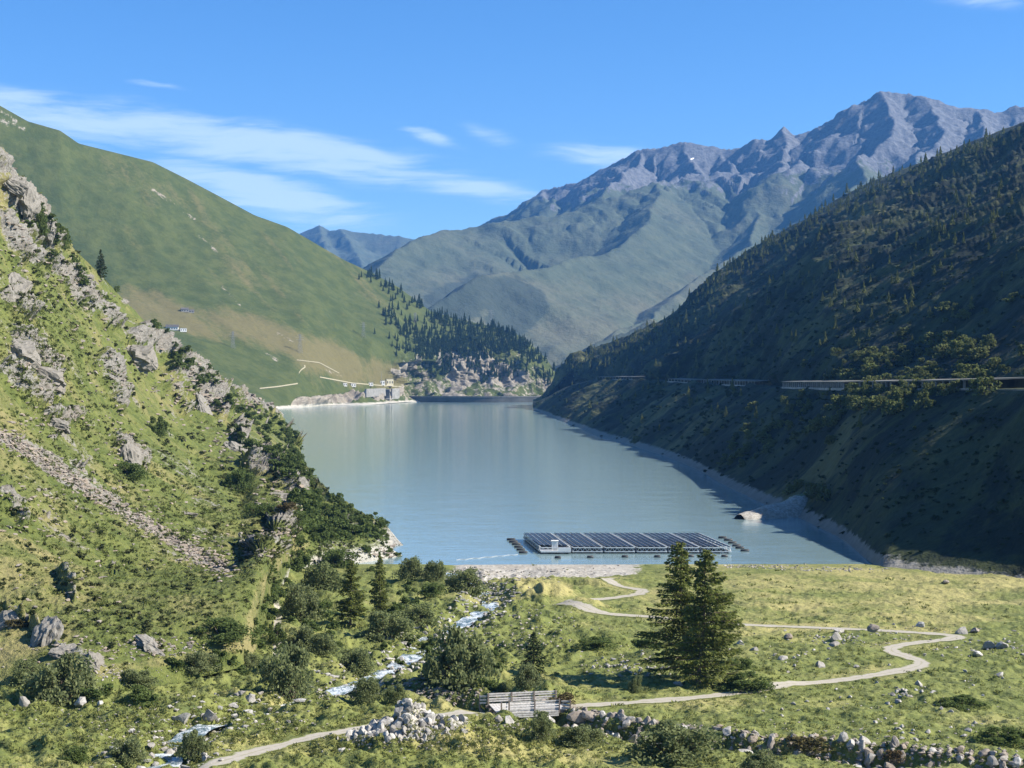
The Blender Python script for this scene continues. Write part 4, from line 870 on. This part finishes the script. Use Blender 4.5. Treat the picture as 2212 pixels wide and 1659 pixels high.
for a, b_, w_, h_, lb in [(132, 1515, 160, 128, 'large dark willow bush at the bottom of the rocky hillside'), (622, 1505, 122, 130, 'tall pale willow bush beside the white water of the stream'), (992, 1478, 158, 158, 'biggest willow, tree sized, in the middle of the stream flats'), (650, 1338, 95, 92, 'dark round willow beside the footpath bend'), (645, 1402, 86, 60, 'willow just above the tall pale one by the stream'), (700, 1275, 110, 78, 'willow on the slope left of the two larches'), (792, 1512, 76, 62, 'low willow between the foaming stream and the track'), (856, 1512, 52, 40, 'small willow at the edge of the track, beside the low one'), (942, 1256, 62, 56, 'dark willow near the stream mouth'), (1003, 1280, 92, 62, 'wide willow by the stream below the gravel beach'), (884, 1246, 64, 52, 'willow behind the two larches, toward the lake'), (762, 1452, 96, 62, 'willow on the stream bank above the foaming water'), (838, 1378, 120, 70, 'spreading willow below the slimmer larch'), (702, 1410, 72, 52, 'small willow between the stream bend and the footpath'), (905, 1345, 84, 50, 'low willow beside the upper stream bend'), (60, 1478, 96, 62, 'willow at the picture edge below the hillside rocks'), (430, 1446, 84, 46, 'low willow along the grassy track under the hillside'), (532, 1440, 64, 42, 'small willow where the hillside track bends uphill'), (420, 1628, 74, 66, 'rounded willow on the bank of the near stream'), (268, 1645, 96, 60, 'willow left of the near stream at the bottom edge'), (300, 1478, 90, 40, 'low willow in the strip below the pale track'), (1140, 1480, 60, 60, 'thin grey willow behind the bridge'), (1170, 1592, 60, 66, 'fresh green willow growing in front of the bridge'), (1255, 1606, 96, 46, 'low willow along the brook right of the bridge'), (1460, 1640, 205, 100, 'large dark willow thicket over the brook'), (1640, 1662, 90, 50, 'willow at the bottom edge over the stony brook'), (1372, 1492, 34, 42, 'tiny willow on the open grass in front of the larches'), (1085, 1500, 50, 34, 'small bright willow at the near end of the bridge')]:
    bush(a, b_, w_, h_, lb)
for a, b_, w_, h_, lb in [(480, 1378, 134, 52, 'low dark alder thicket above the hillside track'), (600, 1388, 42, 52, 'small dark alder between track and footpath'), (640, 1230, 80, 52, 'alder on the slope above the footpath'), (725, 1225, 90, 50, 'alder on the slope toward the pale shore rocks'), (690, 1330, 70, 46, 'alder right of the dark round willow'), (930, 1285, 60, 34, 'low alder on the bank above the beach'), (340, 940, 54, 50, 'round dark alder alone on the sunny hillside'), (512, 1058, 74, 58, 'dark alder on the hillside beside the lower rock outcrop'), (282, 1034, 80, 46, 'wide grey alder under the hillside outcrop'), (570, 1120, 90, 44, 'alder below the rocky spine of the hillside'), (640, 1130, 60, 36, 'alder at the foot of the lowest outcrop'), (1610, 1490, 120, 46, 'dark alder scrub right of the larches'), (1600, 1446, 64, 30, 'dark alder scrub behind the larches'), (1400, 1400, 80, 26, 'low alder scrub left of the larches'), (1290, 1398, 80, 26, 'low alder scrub in the shaded hollow'), (2080, 1524, 104, 26, 'low alder scrub on the meadow toward the hairpin'), (2170, 1600, 116, 36, 'low alder scrub above the stony brook bank'), (160, 1645, 66, 40, 'small alder at the bottom edge of the rough grass'), (85, 505, 40, 62, 'dark alder behind the topmost crag'), (135, 535, 30, 58, 'upright alder on the skyline below the topmost crag')]:
    bush(a, b_, w_, h_, lb, ALDER, 'alder_bush')
bush(1212, 1522, 66, 40, 'brown heath bush at the far corner of the bridge', HEATH, 'heath_bush'); bush(1930, 1640, 60, 34, 'russet heath bush on the brook bank', HEATH, 'heath_bush'); bush(1745, 1612, 120, 38, 'russet heath along the top of the brook bank', HEATH, 'heath_bush'); bush(40, 1350, 60, 26, 'purple brown heath between the lowest hillside crags', HEATH, 'heath_bush'); bush(620, 1100, 50, 24, 'reddish heath beside the lowest rock spine', HEATH, 'heath_bush')
# shrubs on the hillside fold and the lake bank
def scatter(region, n, fn, want, seed):
    r = np.random.default_rng(seed); k = 0; tries = 0; reg = np.array(region, float)
    while k < n and tries < n * 12:
        tries += 1; i = r.integers(len(reg)); cx_, cy_, rx, ry = reg[i]
        px, py = cx_ + r.normal() * rx, cy_ + r.normal() * ry; loc, nrm, nm = hit(px, py)
        if loc is None or nm.split('.')[0] not in want: continue
        if fn(px, py, loc, nrm, r): k += 1
def zone(label, px, py):
    if isinstance(label, str): return label
    return min(label, key=lambda z: ((z[0] - px) ** 2 + (z[1] - py) ** 2))[2]
def sm_bush(label, group, lo_, hi_, meshes, name='shrub', cat='shrub'):
    def f(px, py, loc, nrm, r):
        h = r.uniform(lo_, hi_)
        if name == 'gallery_tree':
            o = thing(name, zone(label, px, py), cat, (loc.x, loc.y, loc.z - .1 * h), r.uniform(0, 6.28), (h * r.uniform(.9, 1.4), h * r.uniform(.9, 1.4), h), group); k = r.integers(len(GTREE)); link('crown', GTREE[k][0], o); link('trunk', GTREE[k][1], o); return True
        link(name, meshes[r.integers(len(meshes))], None, (loc.x, loc.y, loc.z - .1 * h), (0, 0, r.uniform(0, 6.28)), (h * r.uniform(.9, 1.5), h * r.uniform(.9, 1.5), h), None, zone(label, px, py), cat, group); return True
    return f
scatter([(345, 705, 14, 16), (395, 770, 16, 18), (440, 830, 22, 20), (500, 880, 26, 18), (560, 905, 26, 18), (610, 930, 22, 18), (640, 965, 16, 16), (560, 950, 36, 20), (620, 1010, 26, 20), (655, 1060, 18, 22), (690, 1100, 22, 18), (740, 1125, 26, 14), (800, 1150, 24, 12), (700, 1150, 30, 16)], 170, sm_bush([(350, 710, 'dark shrub at the upper end of the thicket behind the rocky spine'), (470, 850, 'dark shrub in the middle of the thicket behind the rocky spine'), (590, 930, 'dark shrub above the pale lake headland'), (640, 1020, 'dark shrub between the rocky spine and the pale headland'), (720, 1120, 'dark shrub on the bank above the lake, below the headland'), (800, 1150, 'dark shrub on the low point above the pale shore rocks')], 'shrubs above the left lake shore', 2.2, 4.6, SMALLB, 'lakeside_shrub'), ('hillside',), 21)
scatter([(150, 520, 30, 40), (90, 480, 20, 30), (250, 630, 30, 20), (180, 590, 20, 20)], 26, sm_bush('dark shrub near the upper skyline of the rocky hillside', 'shrubs at the hillside skyline', 2.0, 4.0, SMALLB, 'skyline_shrub'), ('hillside',), 22)
scatter([(760, 1180, 50, 20), (860, 1190, 30, 10), (680, 1220, 40, 30), (640, 1270, 30, 30), (850, 1280, 60, 30), (720, 1380, 60, 30), (900, 1420, 60, 20), (480, 1440, 70, 12), (240, 1500, 90, 15), (880, 1320, 60, 20), (1060, 1450, 50, 30), (572, 1330, 10, 40), (562, 1375, 14, 14), (598, 1265, 12, 20), (590, 1300, 10, 20)], 150, sm_bush([(800, 1185, 'small shrub on the slope between larches and lake'), (660, 1250, 'small shrub along the footpath above the willows'), (860, 1300, 'small shrub around the slimmer larch'), (720, 1390, 'small shrub between footpath and stream'), (900, 1420, 'small shrub beside the biggest willow'), (480, 1440, 'small shrub along the hillside track'), (240, 1500, 'small shrub below the hillside crags'), (1060, 1450, 'small shrub between the biggest willow and the small spruce')], 'shrubs of the stream flats', .9, 2.1, SMALLB, 'streamside_shrub'), ('ground', 'hillside'), 23)
scatter([(1970, 790, 90, 22), (1900, 790, 60, 20), (2100, 770, 70, 25), (1850, 860, 60, 20), (1900, 850, 40, 25), (1760, 900, 40, 20), (1990, 850, 60, 20), (1590, 985, 25, 14), (1740, 1065, 20, 8), (2050, 700, 80, 40), (1300, 960, 60, 8), (1640, 930, 60, 30)], 190, sm_bush([(1970, 790, 'pale sunlit shrub above the nearest gallery'), (1890, 850, 'pale sunlit shrub hiding the middle galleries'), (2100, 740, 'pale sunlit shrub high above the nearest gallery'), (1760, 900, 'pale shrub below the gallery with close set columns'), (1600, 980, 'pale shrub on the shaded bank above the lake'), (1740, 1065, 'pale shrub on the stony point at the water'), (1300, 960, 'pale shrub low on the far shaded shore')], 'pale shrubs around the galleries', 2.2, 5.5, SMALLP, 'gallery_shrub'), ('mountain_right',), 24)
scatter([(1835, 815, 10, 8), (1880, 800, 14, 14), (1905, 840, 22, 16), (1925, 800, 12, 10), (1870, 870, 16, 12), (1960, 860, 20, 10), (2110, 830, 10, 10), (1800, 880, 14, 10), (2030, 870, 12, 8), (2050, 760, 40, 20), (1830, 770, 20, 10)], 38, sm_bush([(1840, 810, 'big round pale tree at the near end of the close columned gallery'), (1900, 820, 'big round pale tree in the clump hiding the road'), (1870, 875, 'big round pale tree below the road clump'), (2040, 860, 'big round pale tree under the nearest gallery'), (2050, 760, 'big round pale tree on the sunny bank above the nearest gallery')], 'pale trees around the galleries', 4.0, 6.8, SMALLP, 'gallery_tree', 'tree'), ('mountain_right',), 25)
def conif(label, group, meshes, lo_, hi_, name):
    def f(px, py, loc, nrm, r):
        if name == 'dam_spruce' and px > 975 and py > 775 + 12 * math.sin(px * .05) and r.uniform() < .6: return False
        h = r.uniform(lo_, hi_) * (1.25 if r.uniform() < .1 else 1) * min(1.1, (loc.y / 1800) ** .6); link(name, meshes[r.integers(len(meshes))], None, (loc.x, loc.y, loc.z), (0, 0, r.uniform(0, 6.28)), (h * r.uniform(.85, 1.2),) * 2 + (h,), None, zone(label, px, py), 'tree', group); return True
    return f
ridge = [(1240 + 18 * i, float(lineval(1240 + 18 * i, RT, 1)) + 16, 16, 14) for i in range(52)]
scatter(ridge + ridge + [(1330, 770, 40, 15), (1420, 740, 50, 25), (1500, 720, 40, 30), (1480, 800, 80, 30), (1350, 850, 80, 30), (1600, 640, 40, 40), (1700, 580, 60, 30), (1800, 520, 60, 30), (1900, 470, 60, 30), (2000, 440, 60, 30), (2100, 420, 60, 40), (2050, 520, 90, 50), (1900, 600, 90, 50), (2150, 600, 60, 60), (1580, 900, 60, 30)], 300, conif([(1290, 760, 'small larch on the low far end of the shaded ridge'), (1450, 700, 'small larch on the steep lower skyline of the shaded ridge'), (1640, 530, 'small larch at the shoulder of the shaded ridge skyline'), (1850, 420, 'small larch on the middle skyline of the shaded mountain'), (2080, 330, 'small larch on the highest skyline of the shaded mountain'), (1400, 840, 'small larch near the farthest gallery'), (1650, 640, 'small larch on the dark face below the shoulder'), (1900, 560, 'small larch on the upper dark face'), (2110, 540, 'small larch on the sunlit upper slope at the picture edge'), (1580, 900, 'small larch low on the dark face above the lake')], 'larches on the shaded mountain', FARL, 5.5, 12, 'mountain_larch'), ('mountain_right',), 31)
acc = []
def coll(px, py, loc, nrm, r): h = r.uniform(4, 8.5) * min(1, (loc.y / 900) ** .8); acc.append((int(r.integers(5)), tuple(loc), (h, h, h), r.uniform(0, 6.28))); return True
scatter([(1600, 640, 120, 60), (1850, 520, 150, 60), (2050, 450, 120, 60), (1450, 760, 100, 50), (1400, 850, 140, 40), (1750, 700, 150, 80), (2000, 650, 150, 100)] + ridge[:40:4], 560, coll, ('mountain_right',), 32)
V, Fi = merge([raw(m_) for m_ in FARL], acc); link('forest', mesh_np('forest', V, Fi, M_larchfar, False), kind='stuff', label='scattered far conifers covering the shaded mountain', cat='forest')
scatter([(845, 690, 10, 12), (880, 715, 16, 14), (930, 740, 26, 14), (985, 765, 26, 14), (1000, 730, 26, 14), (1050, 720, 24, 10), (1100, 740, 26, 14), (1050, 790, 30, 10), (1150, 790, 18, 18), (1185, 815, 10, 14), (1110, 800, 26, 10), (960, 800, 26, 8), (1040, 820, 24, 8), (800, 600, 14, 6), (850, 630, 14, 8), (900, 660, 16, 8), (945, 685, 14, 6), (980, 700, 14, 6), (1090, 715, 20, 6), (1070, 760, 26, 14)], 300, conif([(830, 615, 'dark spruce on the long strip up the grass skyline'), (930, 675, 'dark spruce at the lower end of the skyline strip'), (860, 700, 'dark spruce at the uphill edge of the dam forest'), (940, 745, 'dark spruce in the left half of the dam forest'), (1050, 725, 'dark spruce on the crest of the dam forest'), (1130, 770, 'dark spruce above the pale cliffs by the dam'), (1185, 815, 'dark spruce at the gap beside the shaded mountain'), (1040, 810, 'dark spruce among the cliffs just above the dam')], 'spruces beside the dam', FARS, 10, 17, 'dam_spruce'), ('mountain_left',), 33)
acc = []
def coll(px, py, loc, nrm, r):
    if px > 975 and py > 772 + 12 * math.sin(px * .05) and r.uniform() < .85: return False
    h = r.uniform(9, 15); acc.append((int(r.integers(5)), tuple(loc), (h, h, h), r.uniform(0, 6.28))); return True
scatter([(930, 745, 36, 18), (1000, 735, 40, 18), (1070, 740, 40, 18), (1130, 770, 30, 24), (1060, 800, 40, 12), (1180, 815, 14, 16), (990, 775, 36, 14), (1100, 750, 40, 20), (950, 760, 30, 14)], 850, coll, ('mountain_left',), 34)
V, Fi = merge([raw(m_) for m_ in FARS], acc); link('forest', mesh_np('forest', V, Fi, M_spruce, False), kind='stuff', label='dense far spruces between the larger ones beside the dam', cat='forest')
# ------------------------------------------------------------------ stones
def at_px(px, py):
    l = hit(px, py)[0]; return l
HP = gpt(872, 1612); pile_lab = ''
r = np.random.default_rng(5)
def pile_zone(u, q):
    if q > .62: return 'pale angular stone on the crest of the heap beside the track'
    if u < -.33: return 'pale angular stone at the downhill end of the heap beside the track'
    if u > .33: return 'pale angular stone at the bridge end of the heap beside the track'
    return 'pale angular stone on the flank of the heap beside the track'
def bank_zone(px, dark): return ('dark' if dark else 'pale') + ' rough stone on the brook bank ' + ('close to the bridge' if px < 1330 else 'by the large willow thicket' if px < 1600 else 'below the russet heath' if px < 1830 else 'at the far corner of the meadow')
for i in range(290):
    u = r.normal() * .42; v = r.uniform(-1, 1); u = max(-1, min(1, u)); q = 1 - min(1, math.hypot(u, v * .9)); x = HP[0] + u * 7.6 - .6 * q; y = HP[1] + v * 3.4 + .6
    z = drop(x, y) - .05; s = (.32 + .75 * r.uniform() ** 1.8) * (1.15 if r.uniform() < .15 else 1) * (.55 + .45 * q)
    link('heap_stone', ROCKS[r.integers(len(ROCKS))], None, (x, y, z + s * .15), tuple(r.uniform(0, 6.28, 3)), (s * .85, s * .75, s * .7), None, pile_zone(u, q), 'stone', 'stones of the heap beside the track')
bp = smooth_path(BROOK, 1.0)
for i in range(298):
    k = r.integers(12, len(bp) - 30); c = bp[k]; d = bp[k + 1] - bp[k - 1]; nrm = np.array([-d[1], d[0]]) / (np.hypot(d[0], d[1]) + 1e-6)
    if nrm[1] < 0: nrm = -nrm
    off = r.uniform(2.2, 5.2) if r.uniform() < .85 else -r.uniform(3.4, 5.0); x, y = c[0] + nrm[0] * off, c[1] + nrm[1] * off
    if abs(x - bc[0]) < 4.6 and abs(y - bc[1]) < 3.2: continue
    px = CX + F * x / y
    if px > 2230 or px < 1000: continue
    s = .2 + .75 * r.uniform() ** 2.2; dk = r.uniform() > .45; link('bank_stone', (ROCKSD if dk else ROCKS)[r.integers(6)], None, (x, y, drop(x, y) + s * .1), tuple(r.uniform(0, 6.28, 3)), (s, s * .8, s * .75), None, bank_zone(px, dk), 'stone', 'stones along the brook bank')
sp2 = smooth_path(STREAM, 1.0)
for i in range(300):
    k = r.integers(2, len(sp2) - 2); c = sp2[k]; d = sp2[k + 1] - sp2[k - 1]; nrm = np.array([-d[1], d[0]]) / (np.hypot(d[0], d[1]) + 1e-6)
    off = r.choice([-1, 1]) * abs(r.normal(1.7, 1.2)); x, y = c[0] + nrm[0] * off, c[1] + nrm[1] * off; s = r.uniform(.18, .55) * (1.6 if r.uniform() < .08 else 1)
    if y < 128 or y > 356: continue
    link('stream_stone', ROCKS[r.integers(9)], None, (x, y, drop(x, y) + s * .2), tuple(r.uniform(-.4, .4, 2)) + (r.uniform(0, 6.28),), (s, s * .85, s * .7), None, 'white washed stone in or beside the rushing stream', 'stone', 'stones along the stream')
for a, b_, w_, lb in [(397, 1560, 42, 'big pale boulder, first of a pair over the dark stream pool'), (453, 1556, 44, 'tall pale boulder, second of the pair over the dark stream pool'), (328, 1612, 22, 'pale slab at the edge of the near stream'), (52, 1522, 28, 'pointed pale boulder in the rough grass near the picture edge'), (540, 1516, 36, 'blocky boulder between the hillside and the tall pale willow'), (175, 1524, 40, 'flat pale boulder lying in the rough grass'), (215, 1522, 24, 'small pale boulder next to the flat one in rough grass'), (365, 1630, 26, 'boulder at the near stream edge below the rounded willow'), (1886, 1366, 32, 'dark peaked boulder beside the upper track'), (2078, 1368, 30, 'bright boulder of the pair near the hairpin'), (2106, 1366, 26, 'dark boulder of the pair near the hairpin'), (2041, 1259, 16, 'lone dark boulder out on the far meadow'), (1700, 1378, 26, 'dark boulder below the upper track'), (1599, 1392, 20, 'pale boulder just right of the larches'), (1629, 1404, 18, 'grey boulder between the larches and the rubble'), (1991, 1354, 20, 'pointed boulder behind the upper track'), (1806, 1380, 32, 'pale boulder at the front of the rubble by the upper track'), (1814, 1366, 28, 'pale boulder at the back of the rubble by the upper track'), (1801, 1394, 26, 'flat pale slab below the rubble by the upper track'), (2112, 1416, 30, 'pale boulder inside the hairpin bend'), (2140, 1400, 30, 'boulder in the rubble beyond the hairpin bend'), (2165, 1398, 34, 'widest boulder in the rubble beyond the hairpin bend'), (1690, 1425, 22, 'low pale stone on the green hummocks below the track'), (1770, 1440, 24, 'pale stone beside the green hummocks below the track'), (2160, 1460, 22, 'pale slab on the open grass beyond the hairpin'), (1985, 1480, 18, 'pale stone in the grass below the hairpin'), (1465, 1480, 24, 'pale stone at the foot of the larches'), (1180, 1555, 34, 'large tan block under the far end of the bridge'), (1255, 1555, 44, 'large brown block on the brook bank right of the bridge'), (1100, 1562, 30, 'pale block under the near end of the bridge'), (1076, 1556, 26, 'pale stone on the grass below the bridge railing')]:
    stone('boulder', a, b_, w_, lb, dark=any(k in lb for k in ('dark peaked', 'dark boulder', 'lone dark', 'brown')), squash=1.5 if 'pair over' in lb or 'pointed' in lb or 'peaked' in lb else 1.0)
for a, b_, w_, lb in [(45, 755, 62, 'massive grey crag block on the upper hillside near the picture edge'), (92, 805, 70, 'dark overhanging crag block below the massive grey one'), (300, 765, 60, 'tan crag at the head of the rocky spine'), (440, 885, 44, 'crag with dark cracks in the middle of the rocky spine'), (508, 975, 50, 'smooth grey crag low on the rocky spine'), (610, 1075, 56, 'lowest tan crag of the rocky spine'), (280, 985, 46, 'tan crag above the wide grey alder'), (120, 920, 40, 'grey crag above the scree streak'), (95, 1375, 60, 'long pale slab leaning at the foot of the hillside'), (140, 1405, 44, 'pale block below the long leaning slab'), (205, 1432, 40, 'last pale block of the row below the leaning slab'), (20, 1340, 50, 'pale crag at the picture edge above the leaning slab'), (30, 620, 60, 'grey crag high on the hillside at the picture edge'), (60, 430, 50, 'topmost jagged crag of the hillside'), (25, 395, 44, 'jagged crag at the very top of the picture edge skyline'), (110, 500, 36, 'tan crag face on the upper skyline'), (405, 1110, 24, 'pale stone at the edge of the scree streak'), (325, 1395, 46, 'pale crumbled crag just above the hillside track')]:
    crag(a, b_, w_, lb)
def st(label, group, lo_, hi_, name, dark=False):
    def f(px, py, loc, nrm, r):
        s = r.uniform(lo_, hi_); link(name, (ROCKSD if dark else ROCKS)[r.integers(6)], None, (loc.x, loc.y, loc.z + s * .15), tuple(r.uniform(-.5, .5, 2)) + (r.uniform(0, 6.28),), (s, s * .85, s * .7), None, zone(label, px, py), 'stone', group); return True
    return f
scatter([(1850, 1375, 60, 8), (2150, 1395, 50, 12), (1700, 1420, 70, 16), (1400, 1440, 40, 14), (2000, 1470, 90, 30), (1900, 1530, 120, 20), (2060, 1590, 90, 16), (1330, 1440, 30, 10), (2150, 1640, 60, 12), (1950, 1500, 20, 14)], 210, st([(1850, 1375, 'small pale stone in the rubble along the upper track'), (2150, 1395, 'small pale stone beyond the hairpin bend'), (1700, 1420, 'small pale stone on the hummocks right of the larches'), (1370, 1440, 'small pale stone in the bare patch left of the larches'), (2000, 1470, 'small pale stone inside the big bend of the track'), (1900, 1530, 'small pale stone on the grass between track and brook'), (2080, 1610, 'small pale stone on the grass above the brook bank')], 'stones on the meadow', .16, .42, 'meadow_stone'), ('ground',), 41)
acc = []
def coll(px, py, loc, nrm, r):
    s = r.uniform(.08, .26) * (loc.y / 230) ** .8; acc.append((int(r.integers(6)), (loc.x, loc.y, loc.z + s * .2), (s * r.uniform(.8, 1.4), s * r.uniform(.8, 1.2), s * r.uniform(.6, 1.0)), r.uniform(0, 6.28))); return True
scatter([(1700, 1226, 90, 2), (1620, 1223, 50, 2), (1800, 1231, 60, 2), (1150, 1235, 90, 9), (1350, 1430, 50, 20), (1150, 1330, 60, 20), (1120, 1390, 60, 18), (980, 1400, 60, 30), (880, 1450, 60, 30), (700, 1500, 50, 10), (1850, 1375, 90, 14), (2120, 1395, 70, 16), (1950, 1560, 160, 50), (600, 1560, 90, 14), (150, 1520, 120, 25), (300, 1580, 90, 25), (900, 1605, 90, 12), (1100, 1570, 60, 10), (1050, 1270, 40, 14), (350, 1400, 60, 14), (1300, 1600, 90, 16), (1700, 1590, 140, 14), (2000, 1625, 120, 12), (250, 1455, 50, 8)], 2300, coll, ('ground', 'hillside'), 42)
V, Fi = merge(LOWROCK, acc); link('rubble', mesh_np('rubble', V, Fi, M_rub, False), kind='stuff', label='loose pale rubble strewn over the valley floor', cat='rubble')
acc = []
def coll(px, py, loc, nrm, r):
    s = r.uniform(.25, .8) * (loc.y / 380) ** .9; acc.append((int(r.integers(6)), (loc.x, loc.y, loc.z + s * .1), (s * r.uniform(.8, 1.6), s * r.uniform(.8, 1.2), s * r.uniform(.5, .9)), r.uniform(0, 6.28))); return True
sl = smooth_path([(a, b_, 0) for a, b_ in SCREE], 12)
scatter([(a, b_, 10, 9) for a, b_, _ in sl], 1300, coll, ('hillside',), 43)
scatter([(60, 780, 40, 40), (40, 480, 40, 80), (150, 640, 60, 60), (240, 800, 50, 60), (400, 850, 40, 40), (490, 960, 40, 30), (600, 1070, 40, 25), (270, 980, 30, 30), (120, 910, 60, 20), (60, 1100, 50, 40), (150, 1280, 60, 40), (160, 1410, 60, 20), (430, 1180, 60, 30), (330, 1395, 40, 10), (450, 800, 60, 40), (520, 870, 40, 14), (860, 1190, 30, 10), (560, 1195, 30, 6), (605, 1150, 20, 5), (300, 1100, 120, 60)], 1500, coll, ('hillside',), 44)
V, Fi = merge(LOWROCK, acc); link('scree', mesh_np('scree', V, Fi, M_rockd, False), kind='stuff', label='pale scree and broken rock on the hillside', cat='scree')
def along(path, n, lo_, hi_, smin, smax, m, label, y0_, y1_, both):
    acc = []; r = np.random.default_rng(77)
    while len(acc) < n:
        k = r.integers(2, len(path) - 2); c = path[k]; d = path[k + 1] - path[k - 1]; nr = np.array([-d[1], d[0]]) / (np.hypot(d[0], d[1]) + 1e-6)
        if nr[1] < 0: nr = -nr
        off = r.uniform(lo_, hi_) * (r.choice([-1, 1]) if both else 1); x, y = c[0] + nr[0] * off, c[1] + nr[1] * off; px = CX + F * x / y
        if not (y0_ < y < y1_ and -40 < px < 2260) or (abs(x - bc[0]) < 4.6 and abs(y - bc[1]) < 3): n -= .02; continue
        s = smin + (smax - smin) * r.uniform() ** 1.7; acc.append((int(r.integers(6)), (x, y, drop(x, y) + s * .3), (s * r.uniform(.8, 1.4), s * r.uniform(.8, 1.2), s * r.uniform(.6, 1.0)), r.uniform(0, 6.28)))
    V, Fi = merge(LOWROCK, acc); link('rubble', mesh_np('rubble', V, Fi, m, False), kind='stuff', label=label, cat='rubble')
along(bp, 1500, 2.0, 5.6, .10, .42, M_rockd, 'small dark rubble covering the brook bank', 120, 200, False)
along(bp, 600, 2.4, 6.2, .08, .34, M_rub, 'small pale rubble along the top of the brook bank', 120, 200, False)
along(sp2, 1600, .3, 6.0, .12, .48, M_rock, 'small white washed stones strewn beside the stream', 135, 352, True)
# low growth that nobody could count
TINY0 = TINY; RDS = smooth_path(ROAD, 1.0)
def growth(name, n, region, lo_, hi_, m, want, seed, label, dref):
    acc = []
    def f(px, py, loc, nrm, r):
        if 'ground' in want and np.min((RDS[:, 0] - loc.x) ** 2 + (RDS[:, 1] - loc.y) ** 2) < (1.25 + .5 * r.uniform()) ** 2: return False
        s = (lo_ + (hi_ - lo_) * r.uniform() ** 2.4) * (loc.y / dref) ** .85; acc.append((int(r.integers(6)), (loc.x, loc.y, loc.z - .06 * s), (s * 1.3, s * 1.3, s * .9), r.uniform(0, 6.28))); return True
    scatter(region, n, f, want, seed); V, Fi = merge(TINY, acc); link(name, mesh_np(name, V, Fi, m, False), kind='stuff', label=label, cat=name)
growth('undergrowth', 1150, [(300, 1150, 200, 130), (150, 1200, 120, 120), (420, 1000, 120, 100), (250, 800, 120, 100), (600, 1150, 80, 60), (100, 650, 60, 90), (300, 1350, 160, 40)], .35, 1.9, M_scrub, ('hillside',), 51, 'low dark scrub dotted over the hillside', 380)
growth('undergrowth', 1500, [(300, 1300, 200, 80), (150, 1000, 100, 140), (450, 1150, 120, 80), (60, 700, 50, 120), (700, 1190, 80, 20)], .3, 1.2, M_pale, ('hillside',), 52, 'dry tussocks over the hillside', 380)
growth('undergrowth', 1700, [(850, 1400, 160, 60), (700, 1450, 120, 40), (300, 1500, 200, 40), (1000, 1330, 90, 40), (150, 1580, 120, 50), (500, 1480, 120, 30), (1100, 1420, 80, 40), (1500, 1470, 200, 30), (900, 1500, 200, 20), (1300, 1600, 200, 20), (1700, 1620, 200, 14)], .18, .55, M_willow, ('ground',), 53, 'dwarf willow scrub on the stream flats', 200)
def tuft(i):
    r_ = np.random.default_rng(900 + i); n = 9; c = np.stack([r_.normal(size=n) * .35, r_.normal(size=n) * .35, r_.uniform(.1, .45, n)], -1)
    return cards(c, .5, r_, np.tile([0, 0, 1.0], (n, 1)) + r_.normal(size=(n, 3)) * .45, .22)
TINY = [tuft(i) for i in range(6)]
growth('grass', 9000, [(1106, 1450, 650, 120), (1700, 1450, 350, 90), (500, 1580, 350, 60), (1500, 1610, 450, 40), (300, 1560, 250, 50), (1000, 1590, 250, 30)], .22, .6, M_grass, ('ground',), 54, 'grass tufts over the valley floor', 190)
growth('grass', 4500, [(300, 1250, 220, 120), (150, 1000, 100, 140), (450, 1100, 120, 100), (100, 700, 70, 120)], .5, 1.2, M_grassh, ('hillside',), 56, 'grass tufts over the rocky hillside', 380)
TINY = TINY0
growth('undergrowth', 1700, [(1700, 900, 250, 150), (2000, 1000, 180, 120), (1450, 880, 150, 60), (2000, 600, 180, 130), (1700, 700, 200, 90)], 1.0, 2.6, M_spruce, ('mountain_right',), 55, 'dark scrub covering the shaded mountain', 700)
# ---- haze
m, t, out = mat('haze_air')
v = t.n('ShaderNodeVolumePrincipled', None, Density=4.6e-5, Anisotropy=0.1, Color=(.15, .44, 1.0)); t.L.new(v.outputs[0], out.inputs['Volume'])
x0, x1, y0, y1, zz0, zz1 = -5200, 5200, -400, 11200, -160, 1420
V = [(a, b_, c) for c in (zz0, zz1) for b_ in (y0, y1) for a in (x0, x1)]
link('haze', mesh_np('haze', V, [(0, 2, 3, 1), (4, 5, 7, 6), (0, 1, 5, 4), (2, 6, 7, 3), (0, 4, 6, 2), (1, 3, 7, 5)], m, False), kind='stuff', label='pale blue haze in the valley air', cat='haze')
